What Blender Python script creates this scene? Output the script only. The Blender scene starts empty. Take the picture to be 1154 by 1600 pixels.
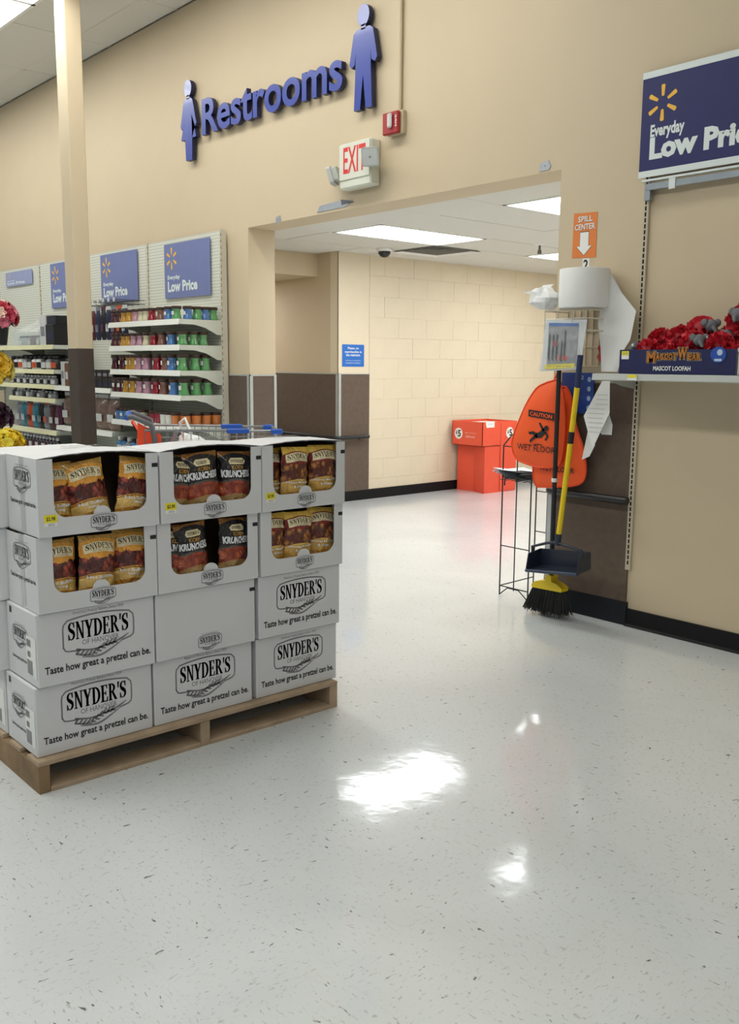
import bpy, bmesh, math, random
from mathutils import Vector, Matrix

scene = bpy.context.scene
COL = scene.collection
random.seed(7)

# ------------------------------------------------------------------ camera
_yaw, _pitch, _roll = math.radians(48.911), math.radians(8.959), math.radians(0.434)
_f = Vector((-math.sin(_yaw) * math.cos(_pitch), math.cos(_yaw) * math.cos(_pitch), -math.sin(_pitch)))
_r0 = Vector((math.cos(_yaw), math.sin(_yaw), 0))
_u0 = _r0.cross(_f)
_r = _r0 * math.cos(_roll) + _u0 * math.sin(_roll)
_u = -_r0 * math.sin(_roll) + _u0 * math.cos(_roll)
cam_data = bpy.data.cameras.new('camera')
cam = bpy.data.objects.new('camera', cam_data)
COL.objects.link(cam)
cam.matrix_world = Matrix(((_r.x, _u.x, -_f.x, 0), (_r.y, _u.y, -_f.y, 0), (_r.z, _u.z, -_f.z, 1.361), (0, 0, 0, 1)))
cam_data.sensor_fit = 'VERTICAL'
cam_data.sensor_height = 36.0
cam_data.lens = 1463.7 / 1600 * 36.0
cam_data.clip_start = 0.05
scene.camera = cam

# ------------------------------------------------------------------ world, exposure
world = bpy.data.worlds.new('world')
scene.world = world
world.use_nodes = True
world.node_tree.nodes['Background'].inputs[0].default_value = (0.93, 0.97, 1.0, 1)
world.node_tree.nodes['Background'].inputs[1].default_value = 0.24
scene.view_settings.view_transform = 'Standard'
scene.view_settings.look = 'None'
scene.view_settings.exposure = 0.0
scene.view_settings.gamma = 1.0
scene.view_settings.use_curve_mapping = False
STORE_LIGHT = 10.4      # emission of the shop's fluorescent panels
HALL_LIGHT = 14.5        # emission of the panels in the passage to the restrooms

# ------------------------------------------------------------------ materials
def lin(c):
    if isinstance(c, str):
        c = tuple(int(c[i:i + 2], 16) for i in (0, 2, 4))
    out = []
    for v in c[:3]:
        v = v / 255.0
        out.append(v / 12.92 if v <= 0.04045 else ((v + 0.055) / 1.055) ** 2.4)
    return (*out, 1.0)

MATS = {}
def mat(name, col='808080', rough=0.5, metal=0.0, var=0.06, scale=14.0, bump=0.0, bscale=60.0, emit=0.0, trans=0.0, coat=0.0, alpha=1.0, spec=0.5):
    if name in MATS:
        return MATS[name]
    m = bpy.data.materials.new(name)
    m.use_nodes = True
    nt = m.node_tree
    b = nt.nodes['Principled BSDF']
    L = lin(col)
    b.inputs['Roughness'].default_value = rough
    b.inputs['Metallic'].default_value = metal
    b.inputs['Specular IOR Level'].default_value = spec
    b.inputs['Coat Weight'].default_value = coat
    b.inputs['Coat Roughness'].default_value = 0.08
    b.inputs['Transmission Weight'].default_value = trans
    b.inputs['Alpha'].default_value = alpha
    b.inputs['Base Color'].default_value = L
    if emit > 0:
        b.inputs['Emission Color'].default_value = L
        b.inputs['Emission Strength'].default_value = emit
    elif var > 0 or bump > 0:
        tc = nt.nodes.new('ShaderNodeTexCoord')
        nz = nt.nodes.new('ShaderNodeTexNoise')
        nz.inputs['Scale'].default_value = scale
        nz.inputs['Detail'].default_value = 5
        nt.links.new(tc.outputs['Object'], nz.inputs['Vector'])
        if var > 0:
            mx = nt.nodes.new('ShaderNodeMix'); mx.data_type = 'RGBA'
            mx.inputs[6].default_value = tuple(max(0, v * (1 - 1.6 * var)) for v in L[:3]) + (1,)
            mx.inputs[7].default_value = tuple(min(1, v * (1 + 1.6 * var)) for v in L[:3]) + (1,)
            nt.links.new(nz.outputs['Fac'], mx.inputs[0])
            nt.links.new(mx.outputs[2], b.inputs['Base Color'])
        if bump > 0:
            n2 = nt.nodes.new('ShaderNodeTexNoise')
            n2.inputs['Scale'].default_value = bscale
            nt.links.new(tc.outputs['Object'], n2.inputs['Vector'])
            bp = nt.nodes.new('ShaderNodeBump')
            bp.inputs['Strength'].default_value = bump
            bp.inputs['Distance'].default_value = 0.005
            nt.links.new(n2.outputs['Fac'], bp.inputs['Height'])
            nt.links.new(bp.outputs['Normal'], b.inputs['Normal'])
    MATS[name] = m
    return m

# ------------------------------------------------------------------ mesh helper
class MB:
    def __init__(s):
        s.v, s.f, s.sm, s.uv = [], [], [], None
    def add(s, vs, fs, smooth=False):
        o = len(s.v)
        s.v += [tuple(v) for v in vs]
        s.f += [tuple(i + o for i in f) for f in fs]
        s.sm += [smooth] * len(fs)
        return s
    def join(s, o):
        n = len(s.v); s.v += o.v; s.f += [tuple(i + n for i in f) for f in o.f]; s.sm += o.sm
        return s
    def mapped(s, fn):
        o = MB(); o.v = [tuple(fn(*v)) for v in s.v]; o.f = list(s.f); o.sm = list(s.sm)
        return o
    def box(s, x0, x1, y0, y1, z0, z1, c=0.0):
        if x0 > x1: x0, x1 = x1, x0
        if y0 > y1: y0, y1 = y1, y0
        if z0 > z1: z0, z1 = z1, z0
        if c <= 0:
            vs = [(x, y, z) for x in (x0, x1) for y in (y0, y1) for z in (z0, z1)]
            fs = [(0, 1, 3, 2), (4, 6, 7, 5), (0, 4, 5, 1), (2, 3, 7, 6), (0, 2, 6, 4), (1, 5, 7, 3)]
            return s.add(vs, fs)
        vs, ix = [], {}
        lo, hi = (x0, y0, z0), (x1, y1, z1)
        for sx in (0, 1):
            for sy in (0, 1):
                for sz in (0, 1):
                    sg = (sx, sy, sz)
                    for a in range(3):
                        p = []
                        for k in range(3):
                            e = hi[k] if sg[k] else lo[k]
                            if k != a: e += -c if sg[k] else c
                            p.append(e)
                        ix[(sg, a)] = len(vs); vs.append(tuple(p))
        fs = []
        for a in range(3):
            b, d = [k for k in range(3) if k != a]
            for sa in (0, 1):
                def sg(i, j):
                    t = [0, 0, 0]; t[a] = sa; t[b] = i; t[d] = j; return tuple(t)
                fs.append(tuple(ix[(sg(i, j), a)] for i, j in ((0, 0), (1, 0), (1, 1), (0, 1))))
        for a in range(3):
            for b in range(a + 1, 3):
                d = 3 - a - b
                for sa in (0, 1):
                    for sb in (0, 1):
                        t0 = [0, 0, 0]; t0[a] = sa; t0[b] = sb; t0[d] = 0
                        t1 = list(t0); t1[d] = 1
                        fs.append((ix[(tuple(t0), a)], ix[(tuple(t1), a)], ix[(tuple(t1), b)], ix[(tuple(t0), b)]))
        for sx in (0, 1):
            for sy in (0, 1):
                for sz in (0, 1):
                    fs.append(tuple(ix[((sx, sy, sz), a)] for a in range(3)))
        return s.add(vs, fs)
    def tube(s, pts, r, n=8, closed=False, smooth=True):
        pts = [Vector(p) for p in pts]
        m = len(pts)
        rr = r if isinstance(r, (list, tuple)) else [r] * m
        rings = []
        prev = None
        for i, p in enumerate(pts):
            if closed:
                d = (pts[(i + 1) % m] - pts[i - 1]).normalized()
            elif i == 0: d = (pts[1] - p).normalized()
            elif i == m - 1: d = (p - pts[i - 1]).normalized()
            else:
                d = (pts[i + 1] - p).normalized() + (p - pts[i - 1]).normalized()
                d = d.normalized() if d.length > 1e-6 else (pts[i + 1] - p).normalized()
            if prev is None:
                a = Vector((0, 0, 1)) if abs(d.z) < 0.9 else Vector((1, 0, 0))
                e1 = d.cross(a).normalized()
            else:
                e1 = (prev - d * prev.dot(d))
                e1 = e1.normalized() if e1.length > 1e-6 else d.orthogonal().normalized()
            prev = e1
            e2 = d.cross(e1)
            rings.append([p + (e1 * math.cos(2 * math.pi * k / n) + e2 * math.sin(2 * math.pi * k / n)) * rr[i] for k in range(n)])
        vs = [v for R in rings for v in R]
        fs = []
        for i in range(m if closed else m - 1):
            j = (i + 1) % m
            for k in range(n):
                fs.append((i * n + k, i * n + (k + 1) % n, j * n + (k + 1) % n, j * n + k))
        s.add(vs, fs, smooth)
        if not closed:
            s.add(rings[0], [tuple(range(n - 1, -1, -1))]); s.add(rings[-1], [tuple(range(n))])
        return s
    def lathe(s, prof, n=20, c=(0, 0, 0), sx=1.0, sy=1.0, smooth=True):
        vs, fs = [], []
        for r, z in prof:
            for k in range(n):
                a = 2 * math.pi * k / n
                vs.append((c[0] + r * sx * math.cos(a), c[1] + r * sy * math.sin(a), c[2] + z))
        for i in range(len(prof) - 1):
            for k in range(n):
                fs.append((i * n + k, i * n + (k + 1) % n, (i + 1) * n + (k + 1) % n, (i + 1) * n + k))
        s.add(vs, fs, smooth)
        m = len(prof)
        if prof[0][0] > 1e-5: s.add(vs[:n], [tuple(range(n - 1, -1, -1))])
        if prof[-1][0] > 1e-5: s.add(vs[(m - 1) * n:], [tuple(range(n))])
        return s
    def prism(s, poly, fn, t0, t1):
        """poly: 2D outline; fn(a, b, t) -> xyz"""
        n = len(poly)
        vs = [fn(a, b, t0) for a, b in poly] + [fn(a, b, t1) for a, b in poly]
        fs = [tuple(range(n - 1, -1, -1)), tuple(range(n, 2 * n))]
        fs += [(i, (i + 1) % n, n + (i + 1) % n, n + i) for i in range(n)]
        return s.add(vs, fs)
    def grid(s, fn, nu, nv, smooth=True, wrap=False):
        vs = [fn(i / nu, j / nv) for j in range(nv + 1) for i in range(nu + 1)]
        fs = [(j * (nu + 1) + i, j * (nu + 1) + i + 1, (j + 1) * (nu + 1) + i + 1, (j + 1) * (nu + 1) + i) for j in range(nv) for i in range(nu)]
        return s.add(vs, fs, smooth)
    def sphere(s, c, r, n=12, m=8, sc=(1, 1, 1)):
        prof = [(max(1e-6, r * math.sin(math.pi * i / m)), -r * math.cos(math.pi * i / m)) for i in range(m + 1)]
        t = MB().lathe(prof, n)
        return s.join(t.mapped(lambda x, y, z: (c[0] + x * sc[0], c[1] + y * sc[1], c[2] + z * sc[2])))
    def mesh(s, name, m, recalc=True):
        me = bpy.data.meshes.new(name)
        me.from_pydata(s.v, [], s.f)
        me.polygons.foreach_set('use_smooth', s.sm)
        if recalc:
            bm = bmesh.new(); bm.from_mesh(me)
            bmesh.ops.recalc_face_normals(bm, faces=bm.faces)
            bm.to_mesh(me); bm.free()
        me.materials.append(m)
        me.update()
        return me

def obj(name, mb, m, parent=None, recalc=True):
    """mesh object; coordinates are local to the parent"""
    me = mb if isinstance(mb, bpy.types.Mesh) else mb.mesh(name, m, recalc)
    o = bpy.data.objects.new(name, me)
    COL.objects.link(o)
    if parent is not None: o.parent = parent
    return o

def thing(name, label, cat, loc=(0, 0, 0), rotz=0.0, group=None):
    o = bpy.data.objects.new(name, None)
    COL.objects.link(o)
    o.empty_display_size = 0.05
    o.location = loc; o.rotation_euler = (0, 0, rotz)
    return tag(o, label, cat, group)

def tag(o, label, cat, group=None):
    o['label'] = label; o['category'] = cat
    if group: o['group'] = group
    return o

def at(mb, loc):
    """move world-space mesh data so that loc becomes the origin"""
    return mb.mapped(lambda x, y, z: (x - loc[0], y - loc[1], z - loc[2]))

def struct(name, mb, m, parent=None):
    o = obj(name, mb, m, parent)
    if parent is None: o['kind'] = 'structure'
    return o

def dup(root, loc=None, rotz=None, label=None):
    r = root.copy(); COL.objects.link(r)
    if loc is not None: r.location = loc
    if rotz is not None: r.rotation_euler = (0, 0, rotz)
    if label: r['label'] = label
    for ch in list(root.children):
        c = ch.copy(); COL.objects.link(c); c.parent = r
        for g in list(ch.children):
            d = g.copy(); COL.objects.link(d); d.parent = c
    return r

# ------------------------------------------------------------------ flat lettering
_TX = {}
def text(s, bold=0.0, shear=0.0, res=2, space=1.0):
    """2D mesh data of a line of text, baseline at y=0, x from 0, cap height about 0.7"""
    k = (s, bold, shear, res, space)
    if k in _TX: return _TX[k]
    cu = bpy.data.curves.new('lettering', 'FONT')
    cu.body = s; cu.size = 1.0; cu.offset = bold; cu.shear = shear; cu.resolution_u = res; cu.space_character = space
    o = bpy.data.objects.new('lettering', cu)
    COL.objects.link(o)
    dg = bpy.context.evaluated_depsgraph_get()
    me = o.evaluated_get(dg).to_mesh()
    mb = MB()
    if me and len(me.vertices):
        mb.add([tuple(v.co) for v in me.vertices], [tuple(p.vertices) for p in me.polygons])
        x0 = min(v[0] for v in mb.v)
        mb = mb.mapped(lambda x, y, z: (x - x0, y, 0))
    o.evaluated_get(dg).to_mesh_clear()
    bpy.data.objects.remove(o); bpy.data.curves.remove(cu)
    _TX[k] = mb
    return mb

def bounds(mb):
    xs = [v[0] for v in mb.v]; ys = [v[1] for v in mb.v]
    return min(xs), max(xs), min(ys), max(ys)

def fit(mb, x, y, w, h=None, centre=False):
    """scale flat mesh data into the box at (x, y) of width w (and height h)"""
    a, b, c, d = bounds(mb)
    sx = w / (b - a); sy = sx if h is None else h / (d - c)
    ox = x - (w / 2 if centre else 0)
    return mb.mapped(lambda p, q, z: (ox + (p - a) * sx, y + (q - c) * sy, z))

def poly2(*polys):
    mb = MB()
    for p in polys: mb.add([(a, b, 0) for a, b in p], [tuple(range(len(p)))])
    return mb

def rect2(x0, x1, y0, y1): return poly2([(x0, y0), (x1, y0), (x1, y1), (x0, y1)])

def ellipse(cx, cy, rx, ry, n=24, a0=0, a1=2 * math.pi):
    return [(cx + rx * math.cos(a0 + (a1 - a0) * i / n), cy + ry * math.sin(a0 + (a1 - a0) * i / n)) for i in range(n + (0 if abs(a1 - a0 - 2 * math.pi) < 1e-6 else 1))]

def strip2(pts, closed=False):
    """ribbon along (x, y, width) points"""
    mb = MB(); n = len(pts); L, R = [], []
    for i, p in enumerate(pts):
        a = pts[i - 1] if (i > 0 or closed) else p
        b = pts[(i + 1) % n] if (i < n - 1 or closed) else p
        dx, dy = b[0] - a[0], b[1] - a[1]
        l = math.hypot(dx, dy) or 1
        w = p[2] / 2
        L.append((p[0] - dy / l * w, p[1] + dx / l * w, 0)); R.append((p[0] + dy / l * w, p[1] - dx / l * w, 0))
    fs = [(i, (i + 1) % n, n + (i + 1) % n, n + i) for i in range(n if closed else n - 1)]
    return mb.add(L + R, fs)

def catmull(pts, k=6):
    out = []
    P = [pts[0]] + list(pts) + [pts[-1]]
    for i in range(1, len(P) - 2):
        for j in range(k):
            t = j / k
            out.append(tuple(0.5 * (2 * b + (c - a) * t + (2 * a - 5 * b + 4 * c - d) * t * t + (3 * b - a - 3 * c + d) * t ** 3)
                             for a, b, c, d in zip(P[i - 1], P[i], P[i + 1], P[i + 2])))
    out.append(tuple(pts[-1]))
    return out

def roundrect(x0, x1, y0, y1, r, n=4):
    p = []
    for cx, cy, a in ((x1 - r, y0 + r, -90), (x1 - r, y1 - r, 0), (x0 + r, y1 - r, 90), (x0 + r, y0 + r, 180)):
        for i in range(n + 1):
            t = math.radians(a + 90 * i / n)
            p.append((cx + r * math.cos(t), cy + r * math.sin(t)))
    return p

# face maps: flat (a, b) -> point on a face, t = distance proud of it
def face_south(x, y, z): return lambda a, b, t=0.0: (x + a, y - t, z + b)      # faces -Y, reads towards +X
def face_east(x, y, z): return lambda a, b, t=0.0: (x + t, y + a, z + b)       # faces +X, reads towards +Y
def flat(mb, fmap, t=0.0008): return mb.mapped(lambda a, b, z: fmap(a, b, t))
def slab(poly, fmap, t0, t1): return MB().prism(poly, fmap, t0, t1)
def thick(mb, fmap, t0, t1):
    """give flat mesh data a thickness"""
    edges = {}
    for f in mb.f:
        for i in range(len(f)):
            e = (f[i], f[(i + 1) % len(f)]); k = (min(e), max(e))
            edges.setdefault(k, []).append(e)
    n = len(mb.v)
    o = MB()
    o.v = [fmap(v[0], v[1], t0) for v in mb.v] + [fmap(v[0], v[1], t1) for v in mb.v]
    o.f = [tuple(reversed(f)) for f in mb.f] + [tuple(i + n for i in f) for f in mb.f]
    for k, es in edges.items():
        if len(es) == 1:
            a, b = es[0]; o.f.append((a, b, b + n, a + n))
    o.sm = [False] * len(o.f)
    return o

# hand-drawn bold serif capitals
def serif(word):
    g = {}
    def N():
        return MB().join(rect2(.10, .19, 0, 1)).join(rect2(.72, .81, 0, 1)).join(poly2([(.05, 1), (.27, 1), (.83, 0), (.66, 0)])) \
            .join(rect2(0, .30, 0, .06)).join(rect2(0, .2, .94, 1)).join(rect2(.62, .92, .94, 1)), .95
    def Y():
        return MB().join(poly2([(.06, 1), (.30, 1), (.55, .5), (.34, .44)])).join(poly2([(.78, 1), (.87, 1), (.56, .44), (.47, .5)])) \
            .join(rect2(.34, .55, 0, .5)).join(rect2(.24, .65, 0, .06)).join(rect2(0, .38, .94, 1)).join(rect2(.64, .95, .94, 1)), .95
    def D():
        m = rect2(.10, .31, 0, 1).join(rect2(0, .34, 0, .06)).join(rect2(0, .34, .94, 1))
        a = [(.30 + (.62 * math.cos(t)), .5 + .5 * math.sin(t)) for t in [math.pi / 2 - math.pi * i / 14 for i in range(15)]]
        b = [(.30 + (.40 * math.cos(t)), .5 + .43 * math.sin(t)) for t in [math.pi / 2 - math.pi * i / 14 for i in range(15)]]
        for i in range(14): m.join(poly2([a[i], a[i + 1], b[i + 1], b[i]]))
        return m, .98
    def E():
        m = rect2(.10, .31, 0, 1).join(rect2(0, .70, 0, .065)).join(rect2(0, .68, .935, 1)).join(rect2(.3, .55, .47, .54))
        return m.join(poly2([(.62, 0), (.74, 0), (.78, .28), (.72, .28)])).join(poly2([(.60, 1), (.70, 1), (.72, .76), (.66, .76)])).join(rect2(.52, .58, .38, .63)), .84
    def R():
        m = rect2(.10, .31, 0, 1).join(rect2(0, .40, 0, .06)).join(rect2(0, .34, .94, 1))
        a = [(.30 + (.46 * math.cos(t)), .73 + .27 * math.sin(t)) for t in [math.pi / 2 - math.pi * i / 12 for i in range(13)]]
        b = [(.30 + (.25 * math.cos(t)), .73 + .21 * math.sin(t)) for t in [math.pi / 2 - math.pi * i / 12 for i in range(13)]]
        for i in range(12): m.join(poly2([a[i], a[i + 1], b[i + 1], b[i]]))
        return m.join(poly2([(.36, .5), (.56, .5), (.98, 0), (.72, 0)])), .96
    def S():
        m = strip2(catmull([(.66, .72, .05), (.56, .93, .05), (.36, .96, .07), (.16, .80, .17), (.20, .62, .19), (.42, .50, .22), (.62, .38, .20), (.64, .20, .17), (.44, .04, .07), (.22, .06, .05), (.09, .30, .04)], 5))
        return m.join(poly2([(.62, 1), (.69, 1), (.70, .68), (.64, .68)])).join(poly2([(.05, 0), (.12, 0), (.11, .33), (.05, .33)])), .84
    def Q(): return poly2([(.08, 1.02), (.25, 1.02), (.16, .66), (.09, .66)]), .26
    F = {'N': N, 'Y': Y, 'D': D, 'E': E, 'R': R, 'S': S, "'": Q}
    out, x = MB(), 0
    for ch in word:
        m, w = F[ch]()
        out.join(m.mapped(lambda a, b, z, x=x: (a + x, b, 0)))
        x += w + .03
    return out
# ------------------------------------------------------------------ setting
W0 = 4.215          # face of the long wall
ZC = 4.23           # shop ceiling
ZH = 2.43           # passage ceiling

def floor_material():
    m = bpy.data.materials.new('speckled_vinyl_tile'); m.use_nodes = True
    nt = m.node_tree; N = nt.nodes; Lk = nt.links
    b = N['Principled BSDF']
    tc = N.new('ShaderNodeTexCoord')
    # one-foot tiles: every other one turned
    chk = N.new('ShaderNodeTexChecker'); chk.inputs['Scale'].default_value = 1 / 0.305
    Lk.new(tc.outputs['Object'], chk.inputs['Vector'])
    def fleck(sx, sy, scale, lo, hi, rot, off):
        mp = N.new('ShaderNodeMapping'); mp.inputs['Scale'].default_value = (sx, sy, 1); mp.inputs['Rotation'].default_value = (0, 0, rot); mp.inputs['Location'].default_value = (off, off * 1.7, 0)
        Lk.new(tc.outputs['Object'], mp.inputs['Vector'])
        nz = N.new('ShaderNodeTexNoise'); nz.inputs['Scale'].default_value = scale; nz.inputs['Detail'].default_value = 2.5; nz.inputs['Distortion'].default_value = 0.6
        Lk.new(mp.outputs['Vector'], nz.inputs['Vector'])
        rp = N.new('ShaderNodeValToRGB'); rp.color_ramp.elements[0].position = lo; rp.color_ramp.elements[1].position = hi
        rp.color_ramp.elements[0].color = (0, 0, 0, 1); rp.color_ramp.elements[1].color = (1, 1, 1, 1)
        Lk.new(nz.outputs['Fac'], rp.inputs['Fac'])
        return rp.outputs['Color']
    def mix(a, bb, f, kind='MIX'):
        x = N.new('ShaderNodeMix'); x.data_type = 'RGBA'; x.blend_type = kind
        for sock, val in ((x.inputs[6], a), (x.inputs[7], bb), (x.inputs[0], f)):
            if hasattr(val, 'is_linked') or hasattr(val, 'links'): Lk.new(val, sock)
            else: sock.default_value = val
        return x.outputs[2]
    f1 = mix(fleck(1, 2.4, 31, .68, .73, .3, 3), fleck(2.4, 1, 31, .68, .73, .35, 9), chk.outputs['Fac'])
    f2 = mix(fleck(1, 2.8, 50, .61, .73, -.5, 21), fleck(2.8, 1, 50, .61, .73, .8, 33), chk.outputs['Fac'])
    cl = fleck(1, 1, 1.3, .35, .7, 0, 5)
    base = mix(lin('CCD1D2'), lin('D6DADB'), cl)
    base = mix(base, lin('B0AEA8'), f2)
    base = mix(base, lin('66635E'), f1)
    # faint joints between the tiles
    br = N.new('ShaderNodeTexBrick'); br.offset = 0; br.squash = 1
    br.inputs['Scale'].default_value = 1.0; br.inputs['Brick Width'].default_value = .305; br.inputs['Row Height'].default_value = .305
    br.inputs['Mortar Size'].default_value = .0012; br.inputs['Color1'].default_value = (0, 0, 0, 1); br.inputs['Color2'].default_value = (0, 0, 0, 1); br.inputs['Mortar'].default_value = (.10, .10, .10, 1)
    Lk.new(tc.outputs['Object'], br.inputs['Vector'])
    base = mix(base, lin('A9A9A2'), br.outputs['Color'])
    Lk.new(base, b.inputs['Base Color'])
    b.inputs['Roughness'].default_value = .38
    b.inputs['Specular IOR Level'].default_value = .25
    b.inputs['Coat Weight'].default_value = .75
    b.inputs['Coat Roughness'].default_value = .08
    nz = N.new('ShaderNodeTexNoise'); nz.inputs['Scale'].default_value = 7; nz.inputs['Detail'].default_value = 3
    Lk.new(tc.outputs['Object'], nz.inputs['Vector'])
    bp = N.new('ShaderNodeBump'); bp.inputs['Strength'].default_value = .05; bp.inputs['Distance'].default_value = .02
    Lk.new(nz.outputs['Fac'], bp.inputs['Height']); Lk.new(bp.outputs['Normal'], b.inputs['Coat Normal'])
    return m

paint = mat('beige_wall_paint', 'CBBA9C', .62, var=.03, scale=2.5, bump=.08, bscale=180)
paint2 = mat('cream_block_paint', 'DDD0B6', .55, var=.03, scale=6, bump=.25, bscale=90)
brown = mat('brown_wainscot', '5F5044', .75, var=.16, scale=26, bump=.05)
steel = mat('pale_metal_trim', 'B9BDBB', .4, metal=.35, var=.05)
black_rubber = mat('black_rubber', '101113', .55, var=.15, spec=.25)
tile_mat = mat('ceiling_tile_white', 'D9D7CF', .85, var=.05, scale=60, bump=.3, bscale=240)
grid_mat = mat('ceiling_grid_white', 'D6D4CC', .6, var=.02)
plenum = mat('plenum_dark', '4A4945', .9, var=.05)

struct('floor', MB().box(-15, 6, -9, 10.2, -.12, 0), floor_material())

# long wall with the opening
wb = MB().box(-15, -6.29, W0, 4.465, 0, ZC).box(-6.29, -3.29, W0, 4.465, 2.40, ZC).box(-3.29, 6, W0, 4.465, 0, ZC)
struct('wall_back', wb, paint)

# shop ceiling: slab, grid and the tiles near the wall
cs = struct('ceiling', MB().box(-15, 6, -9, 4.6, ZC + .02, ZC + .14), tile_mat)
tile_store = {}
def store_tile(w, d):
    k = (round(w, 3), round(d, 3))
    if k not in tile_store:
        tile_store[k] = MB().box(-w / 2, w / 2, -d / 2, d / 2, 0, .018, .004).mesh('ceiling_tile', tile_mat)
    return tile_store[k]
rows = [(1.44, 2.05), (2.05, 2.66), (3.28, 3.88), (3.88, 4.205)]
k = 0
for y0, y1 in rows:
    for i in range(11):
        x0 = -14.6 + 1.22 * i
        o = obj('ceiling_tile', store_tile(1.205, y1 - y0 - .014), tile_mat, cs)
        o.location = (x0 + .61, (y0 + y1) / 2, ZC + random.uniform(-.002, .002))
        if k == 0: pass
        k += 1
gm = MB()
for y in (1.44, 2.05, 2.66, 3.28, 3.88): gm.box(-14.6, -1.2, y - .012, y + .012, ZC - .002, ZC + .016)
for i in range(12):
    x = -14.6 + 1.22 * i
    gm.box(x - .012, x + .012, 1.44, 2.66, ZC - .002, ZC + .016).box(x - .012, x + .012, 3.28, 4.205, ZC - .002, ZC + .016)
obj('ceiling_grid', gm, grid_mat, cs)

# fluorescent rows of the shop
store_tube = mat('fluorescent_store', 'FBFBF6', emit=STORE_LIGHT)
fixture = mat('light_fixture_white', 'E8E8E4', .4, var=.02)
def light_row(y0, y1, x0, x1, label, n):
    t = thing('ceiling_light', label, 'ceiling light', ((x0 + x1) / 2, (y0 + y1) / 2, ZC), group='fluorescent rows on the shop ceiling')
    w, d = (x1 - x0) / 2, (y1 - y0) / 2
    fr = MB().box(-w, w, -d, -d + .03, -.03, .015).box(-w, w, d - .03, d, -.03, .015)
    for i in range(n + 1):
        x = -w + 2 * w * i / n
        fr.box(x - .02, x + .02, -d, d, -.03, .015)
    obj('frame', fr, fixture, t)
    obj('diffuser', MB().box(-w + .01, w - .01, -d + .028, d - .028, -.018, .01), store_tube, t)
light_row(2.67, 3.27, -12.6, -3.2, 'long fluorescent panel row near the wall at the top left corner', 8)
light_row(-.75, -.15, -12.6, 5.0, 'fluorescent panel row over the open floor near the camera', 14)

# ---- passage behind the opening
ext = []
struct('wall_passage_left', MB().box(-7.30, -7.181, 5.84, 10.2, 0, 2.6), paint2)
wl = bpy.data.objects['wall_passage_left']
obj('plaster_pier', MB().box(-7.19, -7.173, 5.84, 6.232, 0, ZH), paint2, wl)
bmesh_cache = {}
for r in range(12):
    z0 = .203 * r; y = 6.236 - (.2 if r % 2 else 0)
    while y < 9.98:
        a, b_ = max(y, 6.236), min(y + .3998, 10.0)
        w = b_ - a
        if w > .05:
            kk = round(w, 2)
            if kk not in bmesh_cache:
                bmesh_cache[kk] = MB().box(-.02, 0, 0, w - .0008, 0, .2020, .0014).mesh('wall_block', paint2)
            o = obj('wall_block', bmesh_cache[kk], paint2, wl)
            o.location = (-7.173 + random.uniform(-.001, .001), a, z0)
        y += .40
struct('wall_corridor_back', MB().box(-10.2, -7.1735, 5.8405, 5.96, 0, 2.6), paint)
struct('wall_corridor_end', MB().box(-10.3, -10.2, 4.465, 5.96, 0, 2.6), paint)
struct('wall_bulkhead', MB().box(-10.2, -7.50, 4.465, 5.84, 2.21, 2.6), paint)
struct('wall_passage_end', MB().box(-7.3, -2.8, 10.0, 10.12, 0, 2.6), paint2)
struct('wall_passage_right', MB().box(-2.9, -2.8, 4.465, 10.0, 0, 2.6), paint2)

ch = struct('ceiling_passage', MB().box(-7.5, -2.8, 4.465, 10.1, ZH + .02, ZH + .1), plenum)
gx = [-7.42 + .61 * i for i in range(9)]          # grid lines across
gy = [3.75 + 1.22 * i for i in range(7)]
LIGHTS = {(2, 1), (5, 1), (2, 3), (5, 3), (2, 5)}
VENT = (1, 2)
for i in range(-1, 8):
    for j in range(6):
        x0, x1 = (gx[i], gx[i] + .61) if i >= 0 else (-7.5, -7.42)
        y0, y1 = max(gy[j], 4.467), min(gy[j] + 1.22, 9.998)
        x1 = min(x1, -2.905)
        if y1 - y0 < .05 or (i, j) in LIGHTS: continue
        spans = [(y0, y1)]
        if i <= 0:
            if y0 >= 5.84: x0 = max(x0, -7.172)
            elif y1 > 5.84: spans = [(y0, 5.838)] if i < 0 else [(y0, 5.838), (5.84, y1)]
        for (a, b_) in spans:
            xa = max(x0, -7.172) if a >= 5.83 else x0
            if x1 - xa < .04: continue
            if (i, j) == VENT: a = gy[j] + .61
            o = obj('ceiling_tile', store_tile(x1 - xa - .012, b_ - a - .012), tile_mat, ch)
            o.location = ((xa + x1) / 2, (a + b_) / 2, ZH + random.uniform(-.004, .001))
            if random.random() < .25: o.rotation_euler = (random.uniform(-.006, .006), random.uniform(-.01, .01), 0)
gm = MB()
for x in gx[1:-1]: gm.box(x - .011, x + .011, 4.467, 9.998, ZH - .002, ZH + .012)
for y in gy[1:-1]: gm.box(-7.17, -2.905, y - .011, y + .011, ZH - .002, ZH + .012)
gm.box(-7.173, -2.905, 4.467, 4.487, ZH - .002, ZH + .012).box(-7.173, -7.153, 5.84, 9.998, ZH - .004, ZH + .012)
obj('ceiling_grid', gm, grid_mat, ch)

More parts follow.
